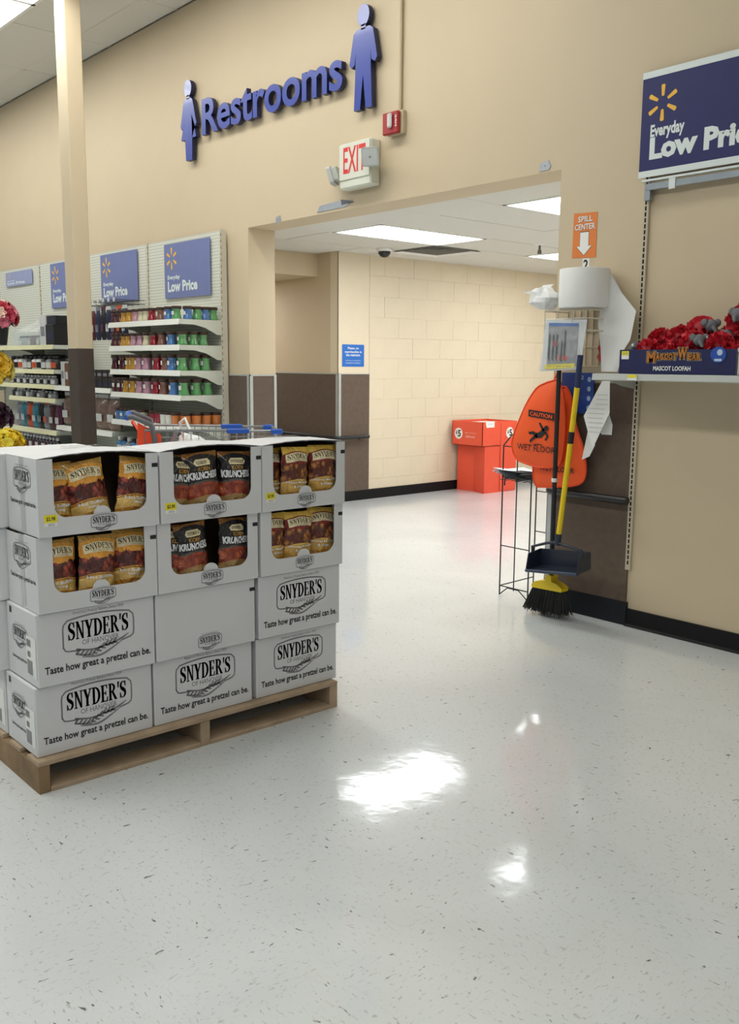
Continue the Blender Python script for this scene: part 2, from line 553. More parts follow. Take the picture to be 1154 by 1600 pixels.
hall_tube = mat('fluorescent_passage', 'FAFCFF', emit=HALL_LIGHT)
names = {(2, 1): 'bright recessed panel light nearest above the opening, left of the two', (5, 1): 'recessed panel light cut off by the pillar edge',
         (2, 3): 'farther recessed panel light near the spill sign', (5, 3): 'recessed panel light hidden deep in the passage', (2, 5): 'last recessed panel light at the passage end'}
for (i, j), lb in names.items():
    cx, cy = gx[i] + .305, gy[j] + .61
    t = thing('ceiling_light', lb, 'ceiling light', (cx, cy, ZH), group='recessed panel lights in the passage')
    a, c = .298, .603
    obj('frame', MB().box(-a, a, -c, -c + .022, -.006, .02).box(-a, a, c - .022, c, -.006, .02).box(-a, -a + .022, -c, c, -.006, .02).box(a - .022, a, -c, c, -.006, .02), fixture, t)
    obj('diffuser', MB().box(-a + .02, a - .02, -c + .02, c - .02, -.002, .012), hall_tube, t)
t = thing('ceiling_light', 'panel light inside the side corridor', 'ceiling light', (-8.7, 5.15, 2.21))
obj('frame', MB().box(-.3, .3, -.3, -.28, -.012, 0).box(-.3, .3, .28, .3, -.012, 0).box(-.3, -.28, -.28, .28, -.012, 0).box(.28, .3, -.28, .28, -.012, 0), fixture, t)
obj('diffuser', MB().box(-.28, .28, -.28, .28, -.008, 0), hall_tube, t)

# ---- brown wainscot, metal edges, handrails, baseboards
ZW = 1.262
def trim(n, mb, m): return struct('trim_%d' % n, mb, m)
trim(1, MB().box(-6.575, -6.29, W0 - .010, W0, .1, ZW), brown)                     # wall beside the shelves
trim(2, MB().box(-6.29, -6.280, W0 - .008, 4.465, .1, ZW), brown)                  # jamb
trim(3, MB().box(-9.6, -7.16, 5.830, 5.8405, .1, ZW), brown)                       # corridor wall
trim(4, MB().box(-7.173, -7.163, 5.834, 6.232, .1, ZW), brown)                     # block pier
trim(5, MB().box(-3.29, -2.752, W0 - .010, W0, .12, ZW + .01), brown)              # pillar
trim(6, MB().box(-6.312, -6.276, W0 - .014, W0 - .010, .1, ZW + .012).box(-6.280, -6.276, W0 - .014, W0 + .02, .1, ZW + .012), steel)
trim(7, MB().box(-6.280, -6.276, 4.44, 4.469, .1, ZW + .012).box(-6.30, -6.276, 4.465, 4.469, .1, ZW + .012), steel)
trim(8, MB().box(-7.20, -7.159, 5.826, 5.830, .1, ZW + .012).box(-7.163, -7.159, 5.826, 5.862, .1, ZW + .012), steel)
trim(9, MB().box(-3.294, -3.262, W0 - .014, W0 - .010, .12, ZW + .012).box(-3.294, -3.290, W0 - .014, W0 + .03, .12, ZW + .012), steel)
trim(10, MB().box(-6.575, -6.276, W0 - .013, W0, ZW, ZW + .012).box(-6.29, -6.277, W0 - .012, 4.467, ZW, ZW + .012).box(-9.6, -7.16, 5.827, 5.8405, ZW, ZW + .012), steel)
trim(11, MB().box(-7.173, -7.160, 5.83, 6.234, ZW, ZW + .008), steel)

struct('baseboard_passage', MB().box(-7.173, -7.160, 5.83, 10.0, 0, .1).box(-9.6, -7.160, 5.824, 5.8405, 0, .1), black_rubber)
struct('baseboard_pillar', MB().box(-3.30, -2.742, W0 - .018, W0, 0, .125), mat('dark_blue_black_vinyl', '191D24', .55, var=.15, spec=.3))
bb = MB().box(-2.744, 6, W0 - .014, W0, 0, .092)
bb.add([(-2.744, W0 - .014, .012), (6, W0 - .014, .012), (6, W0 - .03, 0), (-2.744, W0 - .03, 0)], [(0, 1, 2, 3)])
struct('baseboard_back', bb, black_rubber)
struct('baseboard_left', MB().box(-6.575, -6.29, W0 - .014, W0, 0, .1).box(-6.29, -6.276, W0 - .014, 4.467, 0, .1), black_rubber)

rail_mat = mat('black_handrail', '191A1D', .38, var=.1)
t = thing('handrail', 'black handrail across the brown pillar behind the broom', 'handrail', (-3.0, W0, .672))
obj('rail', MB().tube([(-.262, .035, -.002), (-.268, .0, 0), (-.262, -.035, 0), (-.235, -.056, 0), (.0, -.060, 0), (.262, -.060, 0)], .021, 10), rail_mat, t)
for x in (-.16, .19): obj('bracket', MB().tube([(x, 0, -.02), (x, -.035, -.02), (x, -.058, -.008)], .009, 6), rail_mat, t)
t = thing('handrail', 'black handrail on the brown corridor wall beyond the opening', 'handrail', (-7.173, 5.84, .645))
obj('rail', MB().tube([(-2.0, -.06, 0), (.04, -.07, 0), (.06, -.035, 0), (.06, .345, 0)], .019, 10), rail_mat, t)
for x in (-1.6, -.7): obj('bracket', MB().tube([(x, 0, -.02), (x, -.04, -.02), (x, -.058, -.008)], .008, 6), rail_mat, t)
obj('bracket', MB().tube([(0, .25, -.02), (.035, .25, -.02), (.058, .25, -.008)], .008, 6), rail_mat, t)

# building column in front of the shelves
t = thing('building_column', 'square beige building column with dark brown lower wrap', 'column', (-7.43, 3.30, 0))
obj('shaft', MB().box(-.185, 0, 0, .138, 1.45, ZC - .0, .006), paint, t)
obj('brown_wrap', MB().box(-.187, .002, -.002, .140, 0, 1.474, .004), mat('brown_column_wrap', '42372F', .6, var=.1), t)
# ------------------------------------------------------------------ pallet of snack cartons
wood = mat('pallet_wood', 'A8937A', .8, var=.28, scale=9, bump=.3, bscale=40)
wood_dark = mat('pallet_wood_stained', '8A7254', .85, var=.5, scale=9, bump=.4, bscale=40)
PX, PY = -2.795, 1.056
t = thing('wooden_pallet', 'worn wooden pallet under the stacked white snack cartons', 'pallet', (PX, PY, 0))
for i in range(7):
    x = -i * .154
    obj('deck_board', MB().box(x - .092, x, 0, 1.219, .091, .107, .002), wood, t)
for k, y in enumerate((0, .590, 1.181)):
    obj('stringer', MB().box(-1.014, -.001, y, y + .038, 0, .0905, .002), wood_dark if k == 0 else wood, t)
for i in range(5):
    x = -i * .231
    for y0, y1 in ((.0385, .5895), (.6285, 1.1805)): obj('bottom_board', MB().box(x - .092, x, y0, y1, 0, .016, .002), wood, t)

card = mat('white_cardboard', 'D3D4D6', .55, var=.025, scale=5, bump=.05, bscale=120)
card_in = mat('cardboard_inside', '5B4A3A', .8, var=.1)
ink = mat('black_ink', '1B191A', .6, var=.0)
ink_grey = mat('grey_ink', '807F82', .6, var=.0)
tape = mat('clear_tape', 'B8B8BA', .25, var=.03)
yellow_tag = mat('yellow_tag', 'E9DB33', .5, var=.02)
white_tag = mat('white_tag', 'E9EAE6', .5, var=.02)

def logo(small=False):
    """returns (black, grey) flat data in a box about 1 wide; centre x = 0"""
    bl, gr = MB(), MB()
    # arched badge outline
    top = [(-.5 + i / 16, .40 + .055 * (1 - ((i - 8) / 8) ** 2)) for i in range(17)]
    path = [(-.5, .05)] + [(-.5, .12), (-.5, .30), (-.49, .36), (-.45, .40)] + [(x, y) for x, y in top[1:-1]] + [(.45, .40), (.49, .36), (.5, .30), (.5, .14), (.49, .08), (.45, .05), (.32, .02)]
    w = .022 if not small else .03
    gr.join(strip2([(x, y, w) for x, y in path]))
    gr.join(strip2([(-.5, .06, w), (-.47, .01, w), (-.42, 0, w), (-.30, -.01, w)]))
    sn = fit(serif("SNYDER'S"), -.43, .145, .845, .245)
    for dx in (0, .007): bl.join(sn.mapped(lambda a, b, z, dx=dx: (a + dx, b, 0)))
    gr.join(fit(text('OF HANOVER', 0.0), -.24, .055, .52, .07))
    # wheat ear
    for i in range(10):
        u = i / 9
        cx, cy = -.30 + .52 * u, -.045 - .06 * math.sin(math.pi * min(1, u * 1.35)) + .07 * u
        for s in (-1, 1):
            ang = .25 + s * .55
            a, b = .045, .016
            gr.join(poly2([(cx + a * math.cos(ang) * math.cos(q) - b * math.sin(ang) * math.sin(q), cy + s * .018 + a * math.sin(ang) * math.cos(q) + b * math.cos(ang) * math.sin(q)) for q in [math.pi * 2 * k / 7 for k in range(7)]]))
    gr.join(strip2(catmull([(-.33, .01, .03), (-.1, -.03, .022), (.15, .0, .016), (.3, .04, .03), (.42, .10, .012)], 4)))
    gr.join(strip2(catmull([(-.25, -.11, .01), (0, -.13, .03), (.2, -.05, .02), (.33, .02, .012)], 4)))
    gr.join(fit(text("America's Pretzel Bakery Since 1909", 0.0), -.36, .475, .72, .055))
    return bl, gr
LB, LG = logo()
LBs, LGs = logo(True)
def scaled(mb, cx, cy, w): return mb.mapped(lambda a, b, z: (cx + a * w, cy + b * w, 0))
SLOGAN = text('Taste how great a pretzel can be.', .024)

def lid_mesh(w, h, d, bulge):
    """slightly domed carton top with a centre seam"""
    mb = MB()
    def f(u, v):
        z = h - .006 + bulge * (math.sin(math.pi * u) ** .7 if 0 < u < 1 else 0) * (math.sin(math.pi * v) ** .6 if 0 < v < 1 else 0)
        return (-d * v, w * u, z + .004)
    mb.grid(f, 10, 6)
    return mb

def carton_base(name, label, X, Y, Z, w, h, d, rowname, top=False, group=None):
    return thing(name, label, 'carton', (X, Y, Z), group=group)

def side_print(t, kind, d, h):
    """printing on the face towards -Y (local x from -d to 0)"""
    fm = face_south(-d, 0, 0)
    bl, gr = MB(), MB()
    if kind == 'logo':
        bl.join(scaled(LBs, d * .52, h * .60, d * .56)); gr.join(scaled(LGs, d * .52, h * .60, d * .56))
        obj('printed_slogan', flat(fit(SLOGAN, d * .10, h * .36, d * .84, h * .075), fm), ink, t)
    else:
        bl.join(scaled(LBs, d * .46, h * .50, d * .50)); gr.join(scaled(LGs, d * .46, h * .50, d * .50))
        obj('printed_slogan', flat(fit(SLOGAN, d * .16, h * .24, d * .5, h * .06), fm), ink, t)
        obj('corner_mark', flat(rect2(d * .12, d * .19, h * .86, h * .95), fm), ink, t)
    obj('printed_lettering', flat(bl, fm), ink, t); obj('printed_emblem', flat(gr, fm), ink_grey, t)
    if kind != 'logo':
        lb = obj('shipping_label', slab([(d * .66, h * .12), (d * .97, h * .12), (d * .97, h * .66), (d * .66, h * .66)], fm, .0008, .0014), white_tag, t)
        bars = MB()
        for x0, x1, y0, y1 in ((.68, .82, .52, .62), (.70, .80, .38, .46), (.68, .86, .14, .34)):
            n = 9
            for i in range(n):
                a = d * (x0 + (x1 - x0) * i / n)
                bars.join(rect2(a, a + d * (x1 - x0) / n * .6, h * y0, h * y1))
        obj('barcode', flat(bars, fm, .0018), ink_grey, lb)

def closed_carton(label, X, Y, Z, w, h, d, front='big', side=None, top=False, bulge=0.0, group=None, mark=False):
    t = thing('snack_carton', label, 'carton', (X, Y, Z), group=group)
    b = MB().box(-d, 0, 0, w, 0, h - .002, .0035)
    obj('body', b, card, t)
    fm = face_east(0, 0, 0)
    if front == 'big':
        bl = scaled(LB, w * .51, h * .425, w * .60); obj('printed_slogan', flat(fit(SLOGAN, w * .055, h * .135, w * .90, h * .135), fm), ink, t)
        obj('printed_lettering', flat(bl, fm), ink, t); obj('printed_emblem', flat(scaled(LG, w * .51, h * .425, w * .60), fm), ink_grey, t)
    elif front == 'small':
        obj('printed_lettering', flat(scaled(LBs, w * .52, h * .085, w * .235), fm), ink, t); obj('printed_emblem', flat(scaled(LGs, w * .52, h * .085, w * .235), fm), ink_grey, t)
        obj('corner_mark', flat(rect2(w * .94, w * .998, h * .80, h * .855), fm), ink, t)
    if side: side_print(t, side, d, h)
    if top:
        obj('lid', lid_mesh(w, h, d, bulge), card, t)
    return t

def display_carton(label, X, Y, Z, w, h, d, tag_price=False, side=None, lid=False, bulge=.02, group=None):
    t = thing('display_carton', label, 'carton', (X, Y, Z), group=group)
    th = .004
    # shell: back, two sides, floor, roof strip
    shell = MB().box(-d, -d + th, 0, w, 0, h - .002).box(-d + th, -th - .0002, 0, th, 0, h - .002).box(-d + th, -th - .0002, w - th, w, 0, h - .002).box(-d + th, -th - .0002, th, w - th, 0, th)
    obj('body', shell, card, t)
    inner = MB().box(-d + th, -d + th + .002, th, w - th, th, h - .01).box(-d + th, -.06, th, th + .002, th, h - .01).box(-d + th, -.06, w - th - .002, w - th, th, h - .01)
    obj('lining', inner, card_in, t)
    # front panel with cut-out window
    a0, a1, zb, r = w * .125, w * .895, h * .235, .040
    tab = .029
    out = [(0, 0), (w, 0), (w, h - .002), (a1, h - .002)]
    out += [(a1 - r + r * math.cos(q), zb + r + r * math.sin(q)) for q in [0 - math.pi / 2 * i / 6 for i in range(7)]]
    cx = (a0 + a1) / 2
    out += [(cx + tab * math.cos(q), zb + tab * .9 * math.sin(q)) for q in [math.pi * i / 10 for i in range(11)]]
    out += [(a0 + r + r * math.cos(q), zb + r + r * math.sin(q)) for q in [-math.pi / 2 - math.pi / 2 * i / 6 for i in range(7)]]
    out += [(a0, h - .002), (0, h - .002)]
    obj('front_panel', slab(out, face_east(0, 0, 0), -th, 0), card, t)
    fm = face_east(0, 0, 0)
    obj('printed_lettering', flat(scaled(LBs, w * .52, h * .062, w * .215), fm), ink, t)
    obj('printed_emblem', flat(scaled(LGs, w * .52, h * .062, w * .215), fm), ink_grey, t)
    obj('corner_mark', flat(rect2(w * .945, w * .998, h * .80, h * .855), fm), ink, t)
    if side:
        side_print(t, side, d, h)
        obj('tape_strip', flat(rect2(d * .44, d * .58, h * .02, h * .99), face_south(-d, 0, 0), .0006), tape, t)
    if lid:
        mb = MB()
        def f(u, v):
            s = (math.sin(math.pi * u) if 0 < u < 1 else 0)
            z = h - .001 + bulge * s ** .8 * (.35 + .65 * math.sin(math.pi * min(1, .15 + v * .85)))
            tear = .004 * math.sin(37 * u + w * 90) + .003 * math.sin(91 * u)
            xx = -d * v - (0.0 if v > 0 else (tear if .1 < u < .9 else 0)) - (.012 * s if v == 0 else 0)
            return (xx, w * u, z)
        mb.grid(f, 24, 6)
        mb2 = mb.mapped(lambda x, y, z: (x, y, z - .003))
        lidm = MB().join(mb).join(mb2)
        lo = obj('lid', lidm, card, t)
        pr = fit(text("SNYDER'S", .02), 0, 0, .13, .035).mapped(lambda a, b, z: (-d * .62 + b, w * .5 - .065 + (.13 - a), h + bulge * 1.0 + .002))
        obj('printed_lettering', pr, ink_grey, lo)
        fl = MB().box(-d + .01, -d * .45, w - .002, w + .0005, h - .012, h + .001)
        obj('flap_edge', fl, card, t)
    else:
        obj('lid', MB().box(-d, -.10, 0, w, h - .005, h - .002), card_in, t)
    if tag_price:
        tg = obj('price_tag', slab([(w * .04, h * .185), (w * .145, h * .185), (w * .145, h * .285), (w * .04, h * .285)], fm, .0006, .0012), yellow_tag, t)
        obj('price', flat(fit(text('$2.98', .02), w * .058, h * .205, w * .07, h * .055), fm, .0016), ink, tg)
        obj('tag_strip', flat(rect2(w * .04, w * .145, h * .135, h * .185), fm, .001), white_tag, tg)
        obj('tag_print', flat(fit(text('4H9320'), w * .07, h * .145, w * .05, h * .03), fm, .0016), ink_grey, tg)
    return t

# ---- printed snack bags
def bag_material(name, zones, c1, c2, vmin, vmax, vscale, metal=.25):
    """zones: list of (v, hex) from the bottom up; c1/c2 pieces between vmin and vmax"""
    m = bpy.data.materials.new(name); m.use_nodes = True
    nt = m.node_tree; N = nt.nodes; Lk = nt.links
    b = N['Principled BSDF']
    uv = N.new('ShaderNodeUVMap')
    sep = N.new('ShaderNodeSeparateXYZ'); Lk.new(uv.outputs['UV'], sep.inputs[0])
    ramp = N.new('ShaderNodeValToRGB'); ramp.color_ramp.interpolation = 'CONSTANT'
    el = ramp.color_ramp.elements
    while len(el) > 1: el.remove(el[-1])
    el[0].position = 0; el[0].color = lin(zones[0][1])
    for v, c in zones[1:]:
        e = el.new(v); e.color = lin(c)
    # curved zone borders
    mt = N.new('ShaderNodeMath'); mt.operation = 'MULTIPLY_ADD'
    sub = N.new('ShaderNodeMath'); sub.operation = 'SUBTRACT'; Lk.new(sep.outputs[0], sub.inputs[0]); sub.inputs[1].default_value = .5
    sq = N.new('ShaderNodeMath'); sq.operation = 'MULTIPLY'; Lk.new(sub.outputs[0], sq.inputs[0]); Lk.new(sub.outputs[0], sq.inputs[1])
    Lk.new(sq.outputs[0], mt.inputs[0]); mt.inputs[1].default_value = .28; Lk.new(sep.outputs[1], mt.inputs[2])
    Lk.new(mt.outputs[0], ramp.inputs['Fac'])
    vo = N.new('ShaderNodeTexVoronoi'); vo.inputs['Scale'].default_value = vscale
    mp = N.new('ShaderNodeMapping'); mp.inputs['Scale'].default_value = (.75, 1, 1); Lk.new(uv.outputs['UV'], mp.inputs[0]); Lk.new(mp.outputs[0], vo.inputs['Vector'])
    r2 = N.new('ShaderNodeValToRGB'); r2.color_ramp.elements[0].color = lin(c1); r2.color_ramp.elements[1].color = lin(c2); r2.color_ramp.elements[0].position = .1; r2.color_ramp.elements[1].position = .55
    Lk.new(vo.outputs['Distance'], r2.inputs['Fac'])
    def cmp(sock, op, val):
        n = N.new('ShaderNodeMath'); n.operation = op; Lk.new(sock, n.inputs[0]); n.inputs[1].default_value = val; return n.outputs[0]
    an = N.new('ShaderNodeMath'); an.operation = 'MULTIPLY'
    Lk.new(cmp(mt.outputs[0], 'GREATER_THAN', vmin), an.inputs[0])
    nz = N.new('ShaderNodeTexNoise'); nz.inputs['Scale'].default_value = 9; Lk.new(uv.outputs['UV'], nz.inputs['Vector'])
    wob = N.new('ShaderNodeMath'); wob.operation = 'MULTIPLY_ADD'; Lk.new(nz.outputs['Fac'], wob.inputs[0]); wob.inputs[1].default_value = .16; wob.inputs[2].default_value = vmax - .08
    lt = N.new('ShaderNodeMath'); lt.operation = 'LESS_THAN'; Lk.new(sep.outputs[1], lt.inputs[0]); Lk.new(wob.outputs[0], lt.inputs[1])
    Lk.new(lt.outputs[0], an.inputs[1])
    mx = N.new('ShaderNodeMix'); mx.data_type = 'RGBA'
    Lk.new(an.outputs[0], mx.inputs[0]); Lk.new(ramp.outputs['Color'], mx.inputs[6]); Lk.new(r2.outputs['Color'], mx.inputs[7])
    Lk.new(mx.outputs[2], b.inputs['Base Color'])
    b.inputs['Roughness'].default_value = .22; b.inputs['Metallic'].default_value = metal
    b.inputs['Coat Weight'].default_value = .5; b.inputs['Coat Roughness'].default_value = .1
    n3 = N.new('ShaderNodeTexNoise'); n3.inputs['Scale'].default_value = 7; n3.inputs['Detail'].default_value = 3; n3.inputs['Distortion'].default_value = 1.5
    Lk.new(uv.outputs['UV'], n3.inputs['Vector'])
    bp = N.new('ShaderNodeBump'); bp.inputs['Strength'].default_value = .75; bp.inputs['Distance'].default_value = .018; Lk.new(n3.outputs['Fac'], bp.inputs['Height'])
    Lk.new(bp.outputs['Normal'], b.inputs['Normal'])
    return m
bag_mats = {
    'gold': bag_material('gold_buffalo_bag', [(0, 'C08430'), (.26, 'E6BE6C'), (.42, 'A8762A'), (.445, 'F0A840'), (.96, 'C89A44')], 'C05A48', '54201A', .455, .68, 9, .12),
    'black': bag_material('black_corn_bag', [(0, '6E3B25'), (.20, 'B08E58'), (.32, 'B8482A'), (.53, '55534E'), (.565, '1B191A'), (.97, 'A86F2C')], 'C8653A', '8A3320', .33, .50, 6, .1),
    'brown': bag_material('brown_mustard_bag', [(0, 'C08C38'), (.26, 'D2A650'), (.43, 'E0BC62'), (.46, '8A2A24'), (.80, '8A3026'), (.93, 'EBC04C')], 'D08A44', '5E2614', .465, .72, 9, .15),
}
banner_mat = mat('cream_banner', 'EEDFB4', .4, var=.03, coat=.3)
silver_ink = mat('silver_ink', 'E4E6E8', .35, var=.0)
gold_side = mat('gold_gusset', 'C79232', .25, metal=.55, var=.12)
tan_gusset = mat('tan_gusset', 'B57A35', .4, metal=.2, var=.1)
BW, BH, BT = .134, .222, .030
def bag_point(u, v, side, seed):
    """u, v in 0..1 ; side +1 front"""
    a = 2 * u - 1
    pin = (1 - abs(a) ** 2.6)
    env = min(1, (v / .18)) ** .6 * (min(1, (1 - v) / .22)) ** .7
    wr = .0035 * math.sin(13 * u + 4 * math.sin(9 * v + seed) + seed) * env + .003 * math.sin(23 * v + 5 * u * math.sin(seed)) * (1 - env * .5)
    x = (BT * pin * env + .0018) * side + wr
    y = (a * BW / 2) * (1 - .07 * env * (1 - abs(a))) * (1 - .05 * env)
    return (x, y, v * BH)
def bag_mesh(kind, seed):
    mb = MB()
    nu, nv = 14, 16
    for s in (1, -1): mb.grid(lambda u, v: bag_point(u, v, s, seed), nu, nv)
    me = mb.mesh('wrapper', bag_mats[kind], recalc=False)
    uvl = me.uv_layers.new(name='UVMap')
    per = (nu + 1) * (nv + 1)
    for lp in me.loops:
        i = lp.vertex_index % per
        uvl.data[lp.index].uv = ((i % (nu + 1)) / nu, (i // (nu + 1)) / nv)
    return me
def refine(mb):
    """split long triangles so flat print can follow a curved bag"""
    bm = bmesh.new()
    vs = [bm.verts.new(v) for v in mb.v]
    for f in mb.f:
        try: bm.faces.new([vs[i] for i in f])
        except ValueError: pass
    bmesh.ops.triangulate(bm, faces=bm.faces)
    for _ in range(2):
        le = [e for e in bm.edges if e.calc_length() > .12]
        if not le: break
        bmesh.ops.subdivide_edges(bm, edges=le, cuts=1)
        bmesh.ops.triangulate(bm, faces=[f for f in bm.faces if len(f.verts) > 3])
    bm.verts.index_update()
    o = MB(); o.add([tuple(v.co) for v in bm.verts], [tuple(v.index for v in f.verts) for f in bm.faces]); bm.free()
    return o
def on_bag(mb, seed, off): return refine(mb).mapped(lambda a, b, z: (lambda p: (p[0] + off, p[1], p[2]))(bag_point(min(1, max(0, a)), min(1, max(0, b)), 1, seed)))
GOLD_BANNER = strip2([(.08 + .84 * i / 12, .80 + .045 * math.sin(math.pi * i / 12), .14) for i in range(13)])
_bagc = {}
def bag(kind, label, X, Y, Z, tilt, turn, seed, s=1.0, group=None):
    t = thing('snack_bag', label, 'snack bag', (X, Y, Z), group=group)
    t.rotation_euler = (math.radians(tilt), math.radians(random.uniform(-4, 2)), math.radians(turn))
    t.scale = (s, s, s)
    kk = (kind, seed)
    if kk not in _bagc:
        parts = [('wrapper', bag_mesh(kind, seed))]
        def P(n, mb, m, off): parts.append((n, on_bag(mb, seed, off).mesh(n, m, recalc=False)))
        if kind in ('gold', 'brown'):
            P('banner', GOLD_BANNER, banner_mat, .0018)
            arch = fit(serif("SNYDER'S"), .12, 0, .76, .085).mapped(lambda a, b, z: (a, b + .775 + .045 * math.sin(math.pi * (a - .08) / .84), 0))
            P('brand_lettering', arch, ink, .0034)
            P('brand_subtitle', fit(text('OF HANOVER'), .27, .765, .46, .026).mapped(lambda a, b, z: (a, b - .026 + .045 * math.sin(math.pi * (a - .08) / .84), 0)), ink_grey, .0034)
            if kind == 'gold':
                tx = fit(text('Hot Buffalo', .02), .14, .365, .72, .048).join(fit(text('Wing', .02), .34, .30, .32, .05))
            else:
                tx = fit(text('Honey Mustard', .02), .10, .375, .8, .046).join(fit(text('& Onion', .02), .28, .31, .44, .046))
            P('flavour_lettering', tx, silver_ink, .0034)
        else:
            P('banner', poly2([(.28, .80), (.72, .80), (.76, .85), (.68, .90), (.32, .90), (.24, .85)]), banner_mat, .0018)
            P('brand_lettering', fit(serif("SNYDER'S"), .30, .825, .40, .05), ink, .0034)
            P('korn_lettering', fit(text('KORN', .03), .32, .715, .36, .07), mat('bronze_ink', 'B98A45', .4, var=0), .003)
            P('flavour_lettering', fit(text('KRUNCHERS', .05), .06, .585, .88, .12), silver_ink, .0036)
        _bagc[kk] = parts
    for n, me in _bagc[kk]:
        o = bpy.data.objects.new(n, me); COL.objects.link(o); o.parent = t
    return t

# ---- the stack
ROWZ = [.1075, .3415, .5835, .8265]
ROWH = [.234, .242, .243, .243]
FRONT = [-2.828, -2.812, -2.800, -2.788]
COLY = [[1.068, 1.076, 1.085, 1.092], [1.484, 1.490, 1.497, 1.507], [1.909, 1.912, 1.915, 1.916]]
COLW = [.408, .405, .386]
D_ = .247
cname = ['left', 'middle', 'right']
rname = ['bottom', 'second lowest', 'second highest', 'top']
for r in range(2):
    for c in range(3):
        if r == 1 and c == 1:
            closed_carton('plain white carton with only a small emblem in the middle of the stack', FRONT[r], COLY[c][r], ROWZ[r], COLW[c], ROWH[r], D_, 'small', group='white cartons on the pallet')
        else:
            closed_carton('closed white carton with printed slogan, %s row, %s column of the pallet front' % (rname[r], cname[c]), FRONT[r], COLY[c][r], ROWZ[r], COLW[c], ROWH[r], D_, 'big', side='label' if c == 0 else None, group='white cartons on the pallet')
kinds = ['gold', 'black', 'brown']
what = ['gold buffalo pretzel bags', 'black corn snack bags', 'brown mustard pretzel bags']
for r in (2, 3):
    for c in range(3):
        display_carton('open-fronted white carton of %s, %s row of the stack' % (what[c], 'top' if r == 3 else 'second'), FRONT[r], COLY[c][r], ROWZ[r], COLW[c], ROWH[r], D_,
                       tag_price=(r == 3), side='logo' if c == 0 else None, lid=(r == 3), bulge=(.020, .022, .016)[c], group='open display cartons on the pallet')
# second depth of cartons behind
for r in range(4):
    for c in range(3):
        y = COLY[c][r] + (-.03 if c == 0 and r < 3 else (-.06 if c == 0 else 0)) + (.03 if (c == 0 and r == 0) else 0)
        lb = 'closed white carton behind the pallet front, %s row, %s column' % (rname[r], cname[c])
        h = ROWH[r] if (r < 3 or c == 0) else .222
        closed_carton(lb, FRONT[r] - D_ - .006 - (.012 if r == 0 else 0), y, ROWZ[r], COLW[c], h, D_, None, side='label' if (c == 0 and r == 0) else None, group='rear cartons on the pallet')

# bags inside the six open cartons: (along Y from carton left, tilt, turn, lift, depth)
layout = {
    (3, 0): [(.078, 2, 6, .0, .062), (.196, 9, -4, .004, .040), (.326, -9, 8, .004, .048)],
    (2, 0): [(.080, 1, 4, .0, .044), (.206, -2, 2, .002, .040), (.332, -3, -6, .004, .052)],
    (3, 1): [(.082, -7, 8, .0, .056), (.192, 5, -5, .006, .040), (.316, -2, -8, .0, .050)],
    (2, 1): [(.078, -6, 4, .0, .066), (.160, 4, 2, .002, .040), (.322, -3, 4, .002, .046)],
    (3, 2): [(.076, 0, 10, .0, .070), (.166, -2, 2, .004, .040), (.306, -1, -5, .004, .044)],
    (2, 2): [(.076, 1, 2, .002, .046), (.192, -1, -3, .0, .040), (.304, -5, -6, .002, .048)],
}
pos3 = ['leftmost', 'middle', 'rightmost']
bname = {'gold': 'gold buffalo pretzel bag', 'black': 'black corn snack bag with silver lettering', 'brown': 'gold and maroon mustard pretzel bag'}
sd = 1
for (r, c), L in layout.items():
    for i, (dy, tl, tu, lf, dp) in enumerate(L):
        bag(kinds[c], '%s, %s of three in the %s-row carton' % (bname[kinds[c]], pos3[i], 'top' if r == 3 else 'second'), FRONT[r] - dp, COLY[c][r] + dy, ROWZ[r] + .006 + max(0, lf) , tl, tu, sd, s=.98, group='snack bags in the open cartons')
        sd += 1
# ------------------------------------------------------------------ things mounted on the long wall
blue_face = mat('royal_blue_acrylic', '203A98', .3, var=.02, coat=.4)
blue_side = mat('dark_blue_return', '171B3A', .4, var=.05)
def wallmap(x, z, y=W0): return face_south(x, y, z)

# raised lettering
def letters_split(word, bold):
    out, pre = [], ''
    single = {}
    for chx in word:
        pre += chx
        cu = text(pre, bold, 0, 5); g = text(chx, bold, 0, 5)
        # right edge of the growing word minus the width of the last glyph
        out.append((chx, bounds(cu)[1] - bounds(g)[1]))
    return out
t = thing('restroom_lettering', 'raised blue lettering reading Restrooms high on the beige wall', 'sign', (-5.96, W0, 3.15))
word = 'Restrooms'
full = bounds(text(word, .02, 0, 5))
sc = (-5.075 + 6.845) / full[1]
hs = .275 / .73
for chx, off in letters_split(word, .02):
    g = text(chx, .02, 0, 5)
    m = thick(g.mapped(lambda a, b, z: (-6.845 + 5.96 + (a + off) * sc, b * hs + .01 + .012, 0)), face_south(0, 0, 0), .018, .055)
    lo_ = obj('letter', m, blue_side, t)
    obj('letter_face', thick(g.mapped(lambda a, b, z: (-6.845 + 5.96 + (a + off) * sc, b * hs + .01 + .012, 0)), face_south(0, 0, 0), .0552, .0575), blue_face, lo_)

